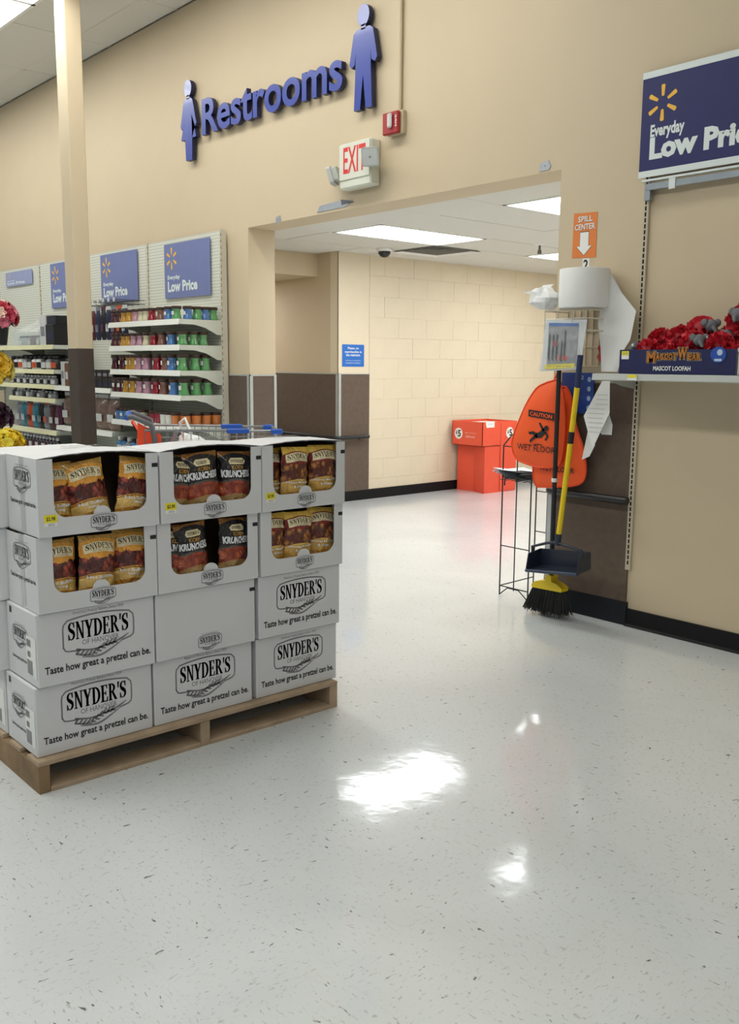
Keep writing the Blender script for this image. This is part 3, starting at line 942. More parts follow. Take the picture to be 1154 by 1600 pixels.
def figure(label, name, cx, zb, h, female):
    t = thing(name, label, 'sign', (cx, W0, zb))
    s = h
    hd = ellipse(0, .895, .092, .105, 20)
    if female:
        body = [(-.11, .74), (-.05, .775), (.05, .775), (.11, .74), (.20, .44), (.165, .40), (.115, .43), (.085, .56), (.19, .27), (.09, .27), (.075, 0), (-.075, 0), (-.09, .27), (-.19, .27), (-.085, .56), (-.115, .43), (-.165, .40), (-.20, .44)]
    else:
        body = [(-.15, .74), (-.10, .775), (.10, .775), (.15, .74), (.215, .46), (.18, .42), (.13, .45), (.115, .56), (.12, .36), (.14, 0), (.045, 0), (.0, .33), (-.045, 0), (-.14, 0), (-.12, .36), (-.115, .56), (-.13, .45), (-.18, .42), (-.215, .46)]
    neck = [(-.035, .76), (.035, .76), (.035, .81), (-.035, .81)]
    fm = face_south(0, 0, 0)
    sx = 1.0
    o = obj('head', slab([(a * s * sx, b * s) for a, b in hd], fm, .018, .055), blue_side, t)
    obj('head_face', slab([(a * s * sx, b * s) for a, b in hd], fm, .0552, .0575), blue_face, o)
    o = obj('body', slab([(a * s * sx, b * s) for a, b in body], fm, .018, .055), blue_side, t)
    obj('body_face', slab([(a * s * sx, b * s) for a, b in body], fm, .0552, .0575), blue_face, o)
    o = obj('neck', slab([(a * s * sx, b * s) for a, b in neck], fm, .018, .055), blue_side, t)
    obj('neck_face', slab([(a * s * sx, b * s) for a, b in neck], fm, .0552, .0575), blue_face, o)
figure('blue raised woman pictogram left of the restroom lettering', 'woman_pictogram', -7.055, 3.005, .625, True)
figure('blue raised man pictogram right of the restroom lettering', 'man_pictogram', -4.865, 2.995, .635, False)

# painted conduit, strobe, exit sign
cd = obj('conduit', MB().tube([(-4.557, W0 - .016, 2.90), (-4.557, W0 - .016, ZC)], .014, 8), paint)
tag(cd, 'thin beige conduit running up from the red alarm strobe', 'conduit')
red_p = mat('alarm_red', 'A3282B', .4, var=.04)
t = thing('alarm_strobe', 'red fire alarm strobe above the exit sign', 'fire alarm', (-4.59, W0, 2.795))
obj('back_box', MB().box(-.06, .082, -.034, 0, -.005, .135, .004), mat('beige_box', 'BDB091', .5, var=.03), t)
obj('housing', MB().box(-.075, .065, -.066, -.034, -.002, .13, .006), red_p, t)
obj('strobe_lens', MB().box(-.012, .026, -.088, -.066, .03, .118, .008), mat('clear_lens', 'E8EAE6', .1, var=.05, trans=.3), t)
obj('lettering', flat(fit(text('FIRE', .02), 0, 0, .07, .014).mapped(lambda a, b, z: (.045 + b, .035 + a, 0)), face_south(0, -.066, 0)), white_tag, t)
ex_w = mat('exit_sign_plastic', 'D8DACB', .4, var=.03)
ex_r = mat('exit_red', 'D93030', .45, var=.0, emit=0)
t = thing('exit_sign', 'white EXIT sign with red letters and two emergency lamps', 'exit sign', (-4.90, W0, 2.51))
obj('housing', MB().box(-.17, .15, -.085, 0, 0, .29, .010), ex_w, t)
obj('face_plate', MB().box(-.165, .145, -.092, -.084, .055, .285, .004), ex_w, t)
ex = text('EXIT', .0)
obj('exit_lettering', flat(fit(text('EXIT', .014), -.118, .095, .225, .165), face_south(0, -.092, 0), .001), ex_r, t)
grey_l = mat('lamp_head_grey', 'B9BCB6', .4, var=.06)
for sx in (1, -1):
    cx = .178 if sx > 0 else -.215
    cz = .165 if sx > 0 else .11
    R_ = Matrix.Rotation(math.radians(34 if sx > 0 else -58), 3, 'Z') @ Matrix.Rotation(math.radians(18), 3, 'X')
    def hd(x, y, z): return tuple(R_ @ Vector((x, y, z)) + Vector((cx, -.10 if sx > 0 else -.07, cz)))
    pr_ = [(a, b) for a, b in roundrect(-.056, .056, -.058, .058, .016)]
    o = obj('lamp_head', MB().prism(pr_, lambda a, b, q: hd(a, -.018 - q, b), 0, .03).join(MB().prism([(a * .8, b * .8) for a, b in pr_], lambda a, b, q: hd(a, .018 - q, b), 0, .036)), grey_l, t)
    obj('lens', MB().prism([(a * .86, b * .86) for a, b in pr_], lambda a, b, q: hd(a, -.048 - q, b), 0, .003), mat('lamp_lens', 'C4C9C6', .12, var=.08), o)
    obj('bulb_dot', MB().prism(ellipse(0, 0, .008, .008, 10), lambda a, b, q: hd(a, -.051 - q, b), 0, .001), mat('lamp_dot', '8A8E8C', .3, var=0), o)
    obj('lamp_arm', MB().tube([(.145 * sx - (.02 if sx < 0 else 0), -.045, cz - .01), (cx, -.075, cz - .005)], .014, 8), ex_w, t)

# leftover metal plates along the edge of the opening
plate = mat('bare_metal_plate', 'AEB4BC', .3, metal=.6, var=.12)
for (x0, x1, z, lb) in ((-5.42, -5.06, 2.435, 'peeled metal plate on the edge above the opening'), (-5.92, -5.85, 2.415, 'small pale patch at the left end of the opening edge'), (-3.44, -3.36, 2.43, 'small metal tab at the right end of the opening edge')):
    t = thing('metal_plate', lb, 'metal plate', ((x0 + x1) / 2, W0, z))
    w = (x1 - x0) / 2
    obj('strip', slab([(-w, -.02), (w * .7, -.018), (w, -.004), (w * .6, .03), (-w * .8, .022)], face_south(0, 0, 0), .0, .004), plate, t)
    if w > .1: obj('torn_edge', slab([(w * .55, .0), (w * 1.25, .004), (w * 1.2, .012), (w * .5, .035)], face_south(0, 0, 0), .003, .007), mat('torn_dark', '5C5F66', .6, var=.2), t)
    else: obj('screw', MB().sphere((0, -.005, .005), .004, 8, 4), plate, t)

# passage: dome camera, air vent, sprinkler, blue notice
t = thing('dome_camera', 'small dark dome camera on the passage ceiling', 'camera', (-6.72, 6.02, ZH))
obj('collar', MB().lathe([(.075, 0), (.075, -.02), (.062, -.028)], 20), fixture, t)
obj('dome', MB().lathe([(.060, -.026), (.056, -.05), (.036, -.075), (.0001, -.084)], 20), mat('smoked_dome', '1C1B1C', .12, var=0), t)
t = thing('air_vent', 'square louvred air vent in the passage ceiling', 'vent', (gx[1] + .305, gy[2] + .305, ZH))
vm = mat('vent_metal', '5E5C57', .5, var=.1)
for k in range(4):
    a = .298 - k * .07; z = -.016 + k * .010
    fr = MB()
    for q in range(4):
        c_, s_ = math.cos(q * math.pi / 2), math.sin(q * math.pi / 2)
        P = [(-a, -a, z), (a, -a, z), (a - .05, -a + .05, z + .03), (-a + .05, -a + .05, z + .03)]
        fr.add([(x * c_ - y * s_, x * s_ + y * c_, zz) for x, y, zz in P], [(0, 1, 2, 3)])
    obj('louvre', fr, vm if k else fixture, t)
obj('throat', MB().box(-.297, .297, -.297, .297, .028, .032), mat('vent_dark', '1A1917', .9, var=0), t)
t = thing('sprinkler', 'ceiling sprinkler head near the far panel light', 'sprinkler', (-5.50, 6.78, ZH))
obj('rosette', MB().lathe([(.05, 0), (.045, -.01), (.02, -.014)], 16), fixture, t)
obj('head', MB().lathe([(.010, -.012), (.010, -.05), (.016, -.055), (.02, -.085), (.004, -.09)], 12), mat('sprinkler_metal', '6E6A62', .35, metal=.8, var=.05), t)
t = thing('notice_sign', 'small blue notice on the block wall about merchandise in the restroom', 'sign', (-7.173, 6.024, 1.337))
fm = face_east(0, -.140, 0)
obj('plate', slab(roundrect(0, .281, 0, .215, .008), fm, .0, .004), mat('notice_blue', '1F6AC0', .4, var=.03), t)
tx = MB()
for i, s in enumerate(['Please, no', 'merchandise in', 'the restroom.']):
    w_ = (.14, .215, .185)[i]
    tx.join(fit(text(s, .02), .14 - w_ / 2, .165 - i * .032, w_, .026 if i != 1 else .022))
ts = MB()
for i, s in enumerate(['Por favor, no se permite', 'mercancia en los banos.']):
    ts.join(fit(text(s), .045, .052 - i * .022, .19, .014))
obj('small_lettering', flat(ts, fm, .0048), white_tag, t)
obj('lettering', flat(tx, fm, .0048), white_tag, t)

# orange gift-card bin
orange = mat('orange_bin_card', 'E8553A', .45, var=.03, coat=.1)
t = thing('orange_bin', 'tall orange cardboard display bin with five dollar circles by the block wall', 'display bin', (-6.69, 7.455, 0))
foot = [(0, 0), (0, .50), (-.43, .50), (-.43, .035), (-.22, .07)]
obj('base', MB().prism(foot, lambda a, b, z: (a, b, z), 0, .53), orange, t)
box_ = MB().box(-.44, .004, -.05, -.044, .505, .765).box(-.44, .004, .50, .506, .505, .765).box(-.002, .004, -.05, .506, .505, .765).box(-.44, -.434, -.05, .506, .505, .765).box(-.44, .004, -.05, .506, .505, .511)
obj('tray', box_, orange, t)
obj('panel_seam', MB().box(.003, .0055, .24, .243, .02, .75), mat('orange_seam', 'B23A24', .6, var=0), t)
obj('side_flap', MB().box(.004, .0065, .245, .504, .01, .762), orange, t)
for k, (fm, c_) in enumerate(((face_south(-.44, -.05, .505), (.098, .125)), (face_east(.0066, 0, .505), (.385, .135)))):
    o = obj('price_disc', slab(ellipse(c_[0], c_[1], .058, .060, 24), fm, 0, .002), white_tag, t)
    obj('price', flat(fit(text('$', .02), c_[0] - .042, c_[1] - .012, .026, .042).join(fit(text('5', .03), c_[0] - .010, c_[1] - .035, .046, .072)), fm, .003), ink, o)
fm = face_south(-.44, -.05, .505)
obj('printed_script', flat(fit(text('giftcards from', 0), .19, .128, .17, .016).join(fit(text('Hallmark', .0, .3), .20, .085, .14, .028)), fm, .001), mat('pale_print', 'E9C9B8', .5, var=0), t)
o = obj('paper_note', slab([(.03, .20), (.155, .20), (.155, .265), (.015, .262)], face_east(.004, -.02, .505), .001, .002), white_tag, t)
obj('note_print', flat(fit(text('Gift wrap 2 for 5', 0), .05, .23, .08, .012), face_east(.004, -.02, .505), .0026), ink_grey, o)
obj('contents', MB().box(-.42, -.02, -.03, .48, .515, .745, .02), mat('bin_paper_contents', 'E7D8CC', .6, var=.1), t)
# ------------------------------------------------------------------ pillar and right-hand wall
YP = W0 - .01
card_orange = mat('spill_orange', 'E0803C', .5, var=.04)
t = thing('spill_sign', 'orange SPILL CENTER sign with white down arrow on the pillar', 'sign', (-3.120, W0, 1.925))
fm = face_south(0, 0, 0)
obj('sheet', slab([(-.076, .006), (.076, 0), (.076, .230), (-.073, .236)], fm, 0, .002), card_orange, t)
lt = fit(text('SPILL', .02), -.044, .187, .092, .03).join(fit(text('CENTER', .02), -.064, .147, .130, .03))
sh = lt.mapped(lambda a, b, z: (a + .002, b - .002, 0))
obj('letter_shadow', flat(sh, fm, .0026), mat('sign_brown', '6B4A3A', .5, var=0), t)
obj('lettering', flat(lt, fm, .0032), white_tag, t)
arrow = [(-.027, .134), (.027, .134), (.027, .062), (.048, .062), (.0, .016), (-.048, .062), (-.027, .062)]
obj('arrow_edge', slab([(a * 1.07, (b - .07) * 1.06 + .07) for a, b in arrow], fm, .002, .0024), ink, t)
obj('arrow', slab(arrow, fm, .0024, .003), white_tag, t)
t = thing('number_card', 'small white card with a black 2 above the paper roll', 'sign', (-3.104, W0, 1.86))
obj('card', slab([(-.022, 0), (.022, 0), (.022, .062), (-.021, .064)], fm, 0, .002), white_tag, t)
obj('numeral', flat(fit(text('2', .03), -.015, .006, .03, .052), fm, .0028), ink, t)

# wire basket on the pillar with the paper roll on top
wire_w = mat('cream_wire', 'D6CDB6', .4, var=.03)
t = thing('wire_basket', 'cream wire wall basket under the white paper roll', 'wire rack', (-3.06, W0, 1.30))
fr = MB()
for z in (.345, .30, .24): fr.tube([(-.145, -.005, z), (-.145, -.20, z), (.145, -.20, z), (.145, -.005, z)], .0042, 6)
obj('rim', fr, wire_w, t)
gr = MB()
for i in range(8):
    x = -.145 + .29 * i / 7
    gr.tube([(x, -.004, .06), (x, -.004, .352)], .003, 5)
    if i % 2 == 0: gr.tube([(x, -.2, .345), (x, -.2, .24), (x, -.02, .236)], .003, 5)
for z in (.06, .16, .24): gr.tube([(-.145, -.004, z), (.145, -.004, z)], .003, 5)
obj('back_grid', gr, wire_w, t)
sf = MB()
for i in range(6): sf.tube([(-.14, -.03 - .034 * i, .352), (.14, -.03 - .034 * i, .352)], .002, 5)
obj('top_shelf', sf, wire_w, t)
paper = mat('white_paper', 'ECEDEA', .7, var=.03, scale=8, bump=.1, bscale=30)
t = thing('paper_roll', 'large white paper towel roll on the wire basket', 'paper roll', (-3.005, 4.075, 1.655))
obj('roll', MB().lathe([(.03, .0), (.126, 0), (.128, .004), (.128, .192), (.126, .196), (.03, .196), (.03, .0)], 36), paper, t)
sheet = [(.100, .172), (.187, .072), (.283, -.022), (.262, -.165), (.235, -.205), (.197, -.322), (.098, -.322), (.063, -.075), (.086, .0), (.086, .066)]
# hanging tail of the roll: a softly folded sheet
def tail(u, v):
    pts_l = [(.100, .172), (.086, .066), (.080, .0), (.063, -.075), (.085, -.20), (.098, -.322)]
    pts_r = [(.115, .172), (.187, .072), (.283, -.022), (.262, -.165), (.235, -.205), (.197, -.322)]
    f = v * 5; i = min(4, int(f)); q = f - i
    l = [pts_l[i][k] * (1 - q) + pts_l[i + 1][k] * q for k in (0, 1)]
    r = [pts_r[i][k] * (1 - q) + pts_r[i + 1][k] * q for k in (0, 1)]
    x = l[0] * (1 - u) + r[0] * u; z = l[1] * (1 - u) + r[1] * u
    return (x, .015 + .028 * math.sin(3 * u + 2 * v) + .05 * u, z)
obj('loose_sheet', MB().grid(tail, 10, 20), paper, t, recalc=False)
rnd = random.Random(3)
def crumple(cx, cy, cz, sx, sy, sz, n=14, m=10, amp=.35, seed=1):
    r_ = random.Random(seed); ph = [r_.uniform(0, 6.28) for _ in range(6)]
    mb = MB()
    def f(u, v):
        a = u * 2 * math.pi; b = v * math.pi
        k = 1 + amp * (math.sin(3 * a + ph[0] + 2 * b) * .5 + math.sin(5 * b + ph[1] + a) * .4 + math.sin(7 * a + ph[2]) * .25) * math.sin(b)
        return (cx + sx * k * math.sin(b) * math.cos(a), cy + sy * k * math.sin(b) * math.sin(a), cz + sz * k * math.cos(b))
    return mb.grid(f, n * 2, m, smooth=False)
t = thing('crumpled_bag', 'crumpled white plastic bag left of the paper roll', 'plastic bag', (-3.21, 4.10, 1.655))
obj('bag', crumple(-.02, -.06, .058, .085, .05, .058, seed=4), mat('thin_white_plastic', 'E6E8E7', .35, var=.05), t)
obj('loose_corner', MB().add([(-.06, -.06, .075), (-.165, -.07, .095), (-.07, -.055, .11), (-.05, -.04, .13), (.03, -.05, .13)], [(0, 1, 2), (0, 2, 3, 4)]), MATS['thin_white_plastic'], t, recalc=False)

# clear pouch with printed card
clear = mat('clear_plastic', 'EDF1F2', .12, var=0, alpha=.13, spec=.8)
t = thing('plastic_pouch', 'clear plastic pouch with grey printed card and yellow strip hanging from the basket', 'plastic pouch', (-3.07, 3.985, 1.33))
fm = face_south(0, 0, 0)
obj('back_sheet', slab([(-.137, 0), (.118, .015), (.150, .262), (-.112, .270)], fm, -.012, -.010), mat('pouch_white', 'D5D9DA', .3, var=.06), t)
cd_ = obj('printed_card', slab([(-.095, .03), (.093, .03), (.100, .246), (-.088, .252)], fm, -.009, -.007), mat('card_grey_print', '8F9296', .5, var=.35, scale=30), t)
obj('blue_band', flat(poly2([(-.088, .236), (.100, .230), (.100, .246), (-.088, .252)]), fm, -.006), mat('band_blue', '2C66B4', .4, var=.04), cd_)
pr = MB()
r_ = random.Random(11)
for i in range(7):
    x = -.09 + i * .026 + r_.uniform(-.004, .004); h_ = r_.uniform(.10, .17)
    if i < 5: pr.join(poly2([(x, .05 + r_.uniform(0, .03)), (x + .014, .05), (x + .016, .05 + h_), (x + .006, .06 + h_)]))
obj('dark_print', flat(pr, fm, -.0062), mat('print_dark', '33353A', .5, var=.1), cd_)
obj('red_print', flat(fit(text('11-96', .02), -.03, .058, .07, .028), fm, -.0055), mat('print_red', 'D8432C', .5, var=0), cd_)
obj('red_patch', flat(rect2(-.055, -.03, .13, .16), fm, -.0056), mat('patch_red', '8C2F31', .5, var=0), cd_)
o = obj('yellow_strip', slab([(-.105, .012), (.085, .022), (.087, .044), (-.105, .036)], fm, -.006, -.005), yellow_tag, t)
obj('strip_print', flat(fit(text('For 3 spills or less', 0), -.085, .022, .15, .012), fm, -.004), ink_grey, o)
def pouchf(u, v):
    x = -.135 + .255 * u + .03 * v; z = .27 * v + .01 * u
    return (x, -.006 - .012 * math.sin(math.pi * u) * math.sin(math.pi * v) - .003 * math.sin(17 * u + 9 * v) - .003 * math.sin(23 * v - 7 * u), z)
obj('clear_front', MB().grid(pouchf, 22, 22, smooth=False), clear, t, recalc=False)
obj('hook_loop', MB().tube([(.06, 0, .255), (.06, .01, .29), (.04, .03, .30)], .002, 5), steel, t)
red_pl = mat('red_plastic', 'B3312B', .35, var=.08)
for i, (z, w_) in enumerate(((.16, .03), (.115, .026))):
    t = thing('glove_pack', ('upper' if i == 0 else 'lower') + ' red folded pack behind the wire basket', 'pack', (-2.945, W0 - .006, 1.30 + z - .04))
    obj('wrapper', crumple(0.01, -.03, .03, .042, .022, .028, n=8, m=8, amp=.2, seed=20 + i), red_pl, t)
    obj('hang_tab', MB().box(-.01, .01, -.012, -.009, .05, .075), red_pl, t)

# blue card package
t = thing('blue_package', 'blue printed card package hanging behind the broom handle', 'package', (-3.09, W0 - .03, 1.10))
fm = face_south(0, 0, 0)
obj('card', slab([(-.115, .02), (.098, 0), (.094, .225), (-.115, .225)], fm, .0, .006), mat('package_blue', '1D3F86', .45, var=.08), t)
ic = MB()
for i in range(4): ic.join(poly2(ellipse(.066, .04 + i * .05, .012, .014, 10)))
ic.join(fit(text('S-2', .02), -.02, .19, .05, .02))
obj('icons', flat(ic, fm, .0068), mat('package_icon', '8FA7C9', .5, var=.2), t)

# fabric wet floor cones folded flat
fab = mat('orange_fabric', 'FA5C1E', .55, var=.05, scale=12, bump=.25, bscale=25)
fab2 = mat('orange_fabric_hem', 'EC4E1C', .6, var=.04)
def pillow(outline, y0, th, name, m, t, ox, oz):
    """closed pillow from an outline: centre puffed"""
    cx = sum(p[0] for p in outline) / len(outline); cz = sum(p[1] for p in outline) / len(outline)
    sm = [q[:2] for q in catmull([(a, b, 0) for a, b in outline] + [(outline[0][0], outline[0][1], 0)], 4)][:-1]
    n = len(sm); rings = [1.0, .93, .75, .5, .25]
    vs, fs = [], []
    for s in (1, -1):
        base = len(vs)
        for k in rings:
            for (a, b) in sm:
                d = th / 2 * (1 - k ** 3) * s
                vs.append((cx + (a - cx) * k - ox, y0 - d, cz + (b - cz) * k - oz))
        vs.append((cx - ox, y0 - th / 2 * s, cz - oz))
        c = len(vs) - 1
        for i in range(len(rings) - 1):
            for j in range(n):
                fs.append((base + i * n + j, base + i * n + (j + 1) % n, base + (i + 1) * n + (j + 1) % n, base + (i + 1) * n + j))
        for j in range(n): fs.append((base + 4 * n + j, base + 4 * n + (j + 1) % n, c))
    o = obj(name, MB().add(vs, fs, True), m, t)
    hem = MB().tube([(a - ox, y0, b - oz) for a, b in sm], .0055, 6, closed=True)
    obj('hem', hem, fab2, o)
    return o
back = [(-3.12, 1.25), (-3.085, 1.20), (-3.044, 1.047), (-2.997, .946), (-2.971, .843), (-2.974, .773), (-3.014, .734), (-3.114, .712), (-3.248, .698), (-3.302, .705), (-3.322, .801), (-3.289, .937), (-3.20, 1.157), (-3.15, 1.24)]
t = thing('wet_floor_cone', 'orange fabric WET FLOOR cone hanging behind the larger one', 'floor sign', (-3.150, 4.145, .6835))
t.scale = (1.0097, 1.0097, 1.0097)
pillow(back, .0, .045, 'body', fab, t, -3.12, .69)
fm = face_south(-(-3.12), -.024, -.69)
obj('lettering', flat(fit(text('WET FLOOR', .01), -3.26, .792, .235, .03), fm, .001), ink, t)
front = [(-3.161, 1.28), (-3.118, 1.287), (-3.095, 1.247), (-3.077, 1.185), (-3.063, 1.048), (-3.076, .873), (-3.11, .829), (-3.213, .814), (-3.305, .824), (-3.384, .848), (-3.421, .919), (-3.398, 1.005), (-3.334, 1.141), (-3.262, 1.238), (-3.204, 1.268)]
t = thing('wet_floor_cone', 'large orange fabric CAUTION WET FLOOR cone hanging in front', 'floor sign', (-3.260, 4.085, .793))
t.scale = (1.0124, 1.0124, 1.0124)
pillow(front, .0, .06, 'body', fab, t, -3.22, .80)
fm = face_south(3.22, -.031, -.80)
o = obj('caution_patch', slab([(-3.284, 1.089), (-3.111, 1.074), (-3.110, 1.112), (-3.284, 1.125)], fm, 0, .002), ink, t)
cau = fit(text('CAUTION', .02), 0, 0, .15, .022).mapped(lambda a, b, z: (-3.273 + a, 1.0945 - a * .085 + b, 0))
obj('caution_lettering', flat(cau, fm, .003), fab, o)
wf = fit(text('WET FLOOR', .01), 0, 0, .262, .034).mapped(lambda a, b, z: (-3.357 + a, .905 - a * .03 + b, 0))
obj('lettering', flat(wf, fm, .001), ink, t)
fx, fz = -3.215, 1.01
man = MB().join(poly2(ellipse(fx + .055, fz + .020, .015, .015, 14)))
man.join(strip2([(fx + .045, fz + .008, .03), (fx + .015, fz - .018, .034), (fx - .012, fz - .022, .026)]))
man.join(strip2([(fx + .04, fz + .005, .016), (fx + .02, fz + .03, .014), (fx + .008, fz + .048, .011)]))
man.join(strip2([(fx + .05, fz - .002, .014), (fx + .065, fz - .022, .013), (fx + .05, fz - .045, .011)]))
man.join(strip2([(fx - .008, fz - .022, .022), (fx - .035, fz - .008, .017), (fx - .058, fz - .012, .014), (fx - .062, fz - .004, .01)]))
man.join(strip2([(fx - .004, fz - .024, .022), (fx - .03, fz - .036, .016), (fx - .052, fz - .055, .013), (fx - .046, fz - .062, .01)]))
man.join(strip2([(fx - .03, fz - .072, .004), (fx + .0, fz - .068, .006), (fx + .03, fz - .072, .004)]))
obj('falling_figure', flat(man, fm, .001), ink, t)
obj('hang_loop', MB().tube([(.07, 0, .47), (.075, .02, .52), (.08, .05, .53)], .006, 6), fab2, t)

# broom
t = thing('push_broom', 'black broom with yellow head leaning on the pillar', 'broom', (-3.107, 4.028, .0))
obj('handle', MB().tube([(-.002, 0, .20), (-.004, .0, .8), (-.002, .0, 1.36)], .0125, 10), mat('black_handle', '1B1B1E', .4, var=.05), t)
obj('clip_ring', MB().tube([(-.004, .0, .745), (-.004, .0, .765)], .0165, 12), white_tag, t)
yel = mat('yellow_plastic', 'E8C81A', .4, var=.04)
obj('head', MB().prism([(-.11, .152), (.09, .158), (.094, .178), (.06, .196), (.022, .205), (.02, .235), (-.02, .235), (-.022, .205), (-.085, .19), (-.112, .17)], lambda a, b, q: (a, q, b), -.03, .03), yel, t)
br = MB()
r_ = random.Random(5)
for i in range(420):
    u = r_.uniform(-1, 1); v = r_.uniform(-1, 1)
    x0 = -.008 + u * .095; y0 = v * .024
    x1 = -.022 + u * .135 + r_.uniform(-.012, .012); y1 = v * .05 + r_.uniform(-.01, .01)
    zb = max(.002, .012 + .02 * abs(u) * r_.random() + r_.uniform(0, .018))
    br.tube([(x0, y0, .162), (x0 * .4 + x1 * .6, y0 * .5 + y1 * .5, .085), (x1, y1, zb)], [.0034, .0034, .002], 4, smooth=False)
o = obj('bristles', br, mat('black_bristle', '141415', .6, var=.1), t); o['kind'] = 'stuff'

# long-handled dustpan
t = thing('dustpan', 'dark blue lobby dustpan with long yellow handle hanging in front of the broom', 'dustpan', (-2.99, 3.945, .265))
obj('handle', MB().tube([(-.003, -.02, .20), (.024, .0, .60), (.049, .02, 1.0)], .0145, 10), yel, t)
dk = mat('dark_blue_plastic', '232B3A', .4, var=.06)
obj('grip', MB().tube([(.049, .02, .985), (.052, .025, 1.10), (.054, .028, 1.15)], .0155, 10), mat('grip_blue', '1D2C55', .45, var=.05), t)
obj('collar', MB().tube([(-.006, -.022, .165), (-.003, -.02, .225)], .018, 10), dk, t)
obj('clamp', MB().tube([(.030, .005, .70), (.034, .008, .76)], .0165, 10), ink, t)
# pan: open scoop
pan = MB()
pan.add([(-.175, -.03, .005), (.175, -.03, .04), (.157, .045, .125), (-.168, .045, .10)], [(0, 1, 2, 3)])
def quad3(*p): pan.add(p, [tuple(range(len(p)))])
pan2 = MB()
A = [(-.176, -.065, .006), (.160, -.065, .041)]      # front bottom lip
Bk = [(-.170, .05, .02), (.157, .05, .055)]          # back bottom
Tp = [(-.168, .045, .115), (.155, .045, .145)]        # back top
Lp = [(-.170, -.055, .10), (.157, -.055, .138)]
pm = MB()
pm.add([A[0], A[1], Bk[1], Bk[0]], [(0, 1, 2, 3)]).add([Bk[0], Bk[1], Tp[1], Tp[0]], [(0, 1, 2, 3)])
pm.add([A[0], Bk[0], Tp[0], Lp[0]], [(0, 1, 2, 3)]).add([A[1], Bk[1], Tp[1], Lp[1]], [(0, 1, 2, 3)])
po = obj('pan', pm, dk, t, recalc=False)
md = po.modifiers.new('thickness', 'SOLIDIFY'); md.thickness = .006; md.offset = 0
obj('lip', MB().tube([A[0], A[1]], .009, 8), mat('lip_blue', '2E3A52', .4, var=.05), t)
obj('yoke', MB().tube([(-.170, -.02, .10), (-.165, -.03, .135), (-.07, -.03, .168), (-.006, -.024, .18), (.06, -.03, .172), (.153, -.03, .158), (.158, -.02, .12)], .008, 8), dk, t)

# sheets of paper clipped below the shelf
t = thing('paper_notice', 'white printed sheets hanging beside the broom under the shelf', 'paper', (-2.90, 4.10, .87))
def bent(poly, y0, sl):
    mb = MB(); mb.add([(a + 2.90, y0 - 4.10 + sl * (b - 1.1), b - .87) for a, b in poly], [tuple(range(len(poly)))])
    return mb
obj('sheet', thick(MB().add([(a, b, 0) for a, b in [(-2.885, 1.285), (-2.839, 1.286), (-2.826, 1.125), (-2.914, .934), (-2.984, 1.101)]], [(0, 1, 2, 3, 4)]), lambda a, b, q: (a + 2.90, -.012 - q + .05 * (b - 1.1), b - .87), 0, .001), paper, t)
obj('rear_sheet', thick(MB().add([(a, b, 0) for a, b in [(-2.90, 1.20), (-2.84, 1.06), (-2.842, 1.008), (-2.905, 1.007)]], [(0, 1, 2, 3)]), lambda a, b, q: (a + 2.90, .04 - q, b - .87), 0, .001), paper, t)
obj('torn_strip', thick(MB().add([(a, b, 0) for a, b in [(-2.976, 1.06), (-2.935, .95), (-2.967, .888), (-3.015, .866)]], [(0, 1, 2, 3)]), lambda a, b, q: (a + 2.90, .03 - q, b - .87), 0, .001), paper, t)
ln = MB()
for i in range(9):
    z = 1.02 + i * .024; x0 = -2.975 + abs(i - 3.3) * .006 + (.03 if i > 5 else 0)
    ln.join(rect2(x0 + .012, min(-2.842, x0 + .115 - .004 * abs(i - 4)), z, z + .004))
obj('printed_lines', ln.mapped(lambda a, b, z: (a + 2.90, -.0145 + .05 * (b - 1.1), b - .87)), mat('faint_print', 'CCCED0', .7, var=0), t)

# slotted wall standard
std = mat('cream_standard', 'C3B79F', .45, var=.04)
slot = mat('slot_dark', '15120F', .9, var=0)
def standard(label, x):
    t = thing('slotted_standard', label, 'shelf standard', (x, W0, .30), group='slotted shelf standards')
    obj('channel', MB().box(-.016, .016, -.014, 0, 0, 2.42, .002), std, t)
    sl = MB()
    z = .03
    n = 0
    while z < 2.40:
        sl.box(-.0045, .0045, -.0148, -.0138, z, z + .0205)
        z += .0285
    o = obj('slots', sl, slot, t); o['kind'] = 'stuff'
standard('tall slotted shelf standard at the left end of the loofah shelf', -2.748)
standard('slotted shelf standard outside the right edge of the view', -1.53)

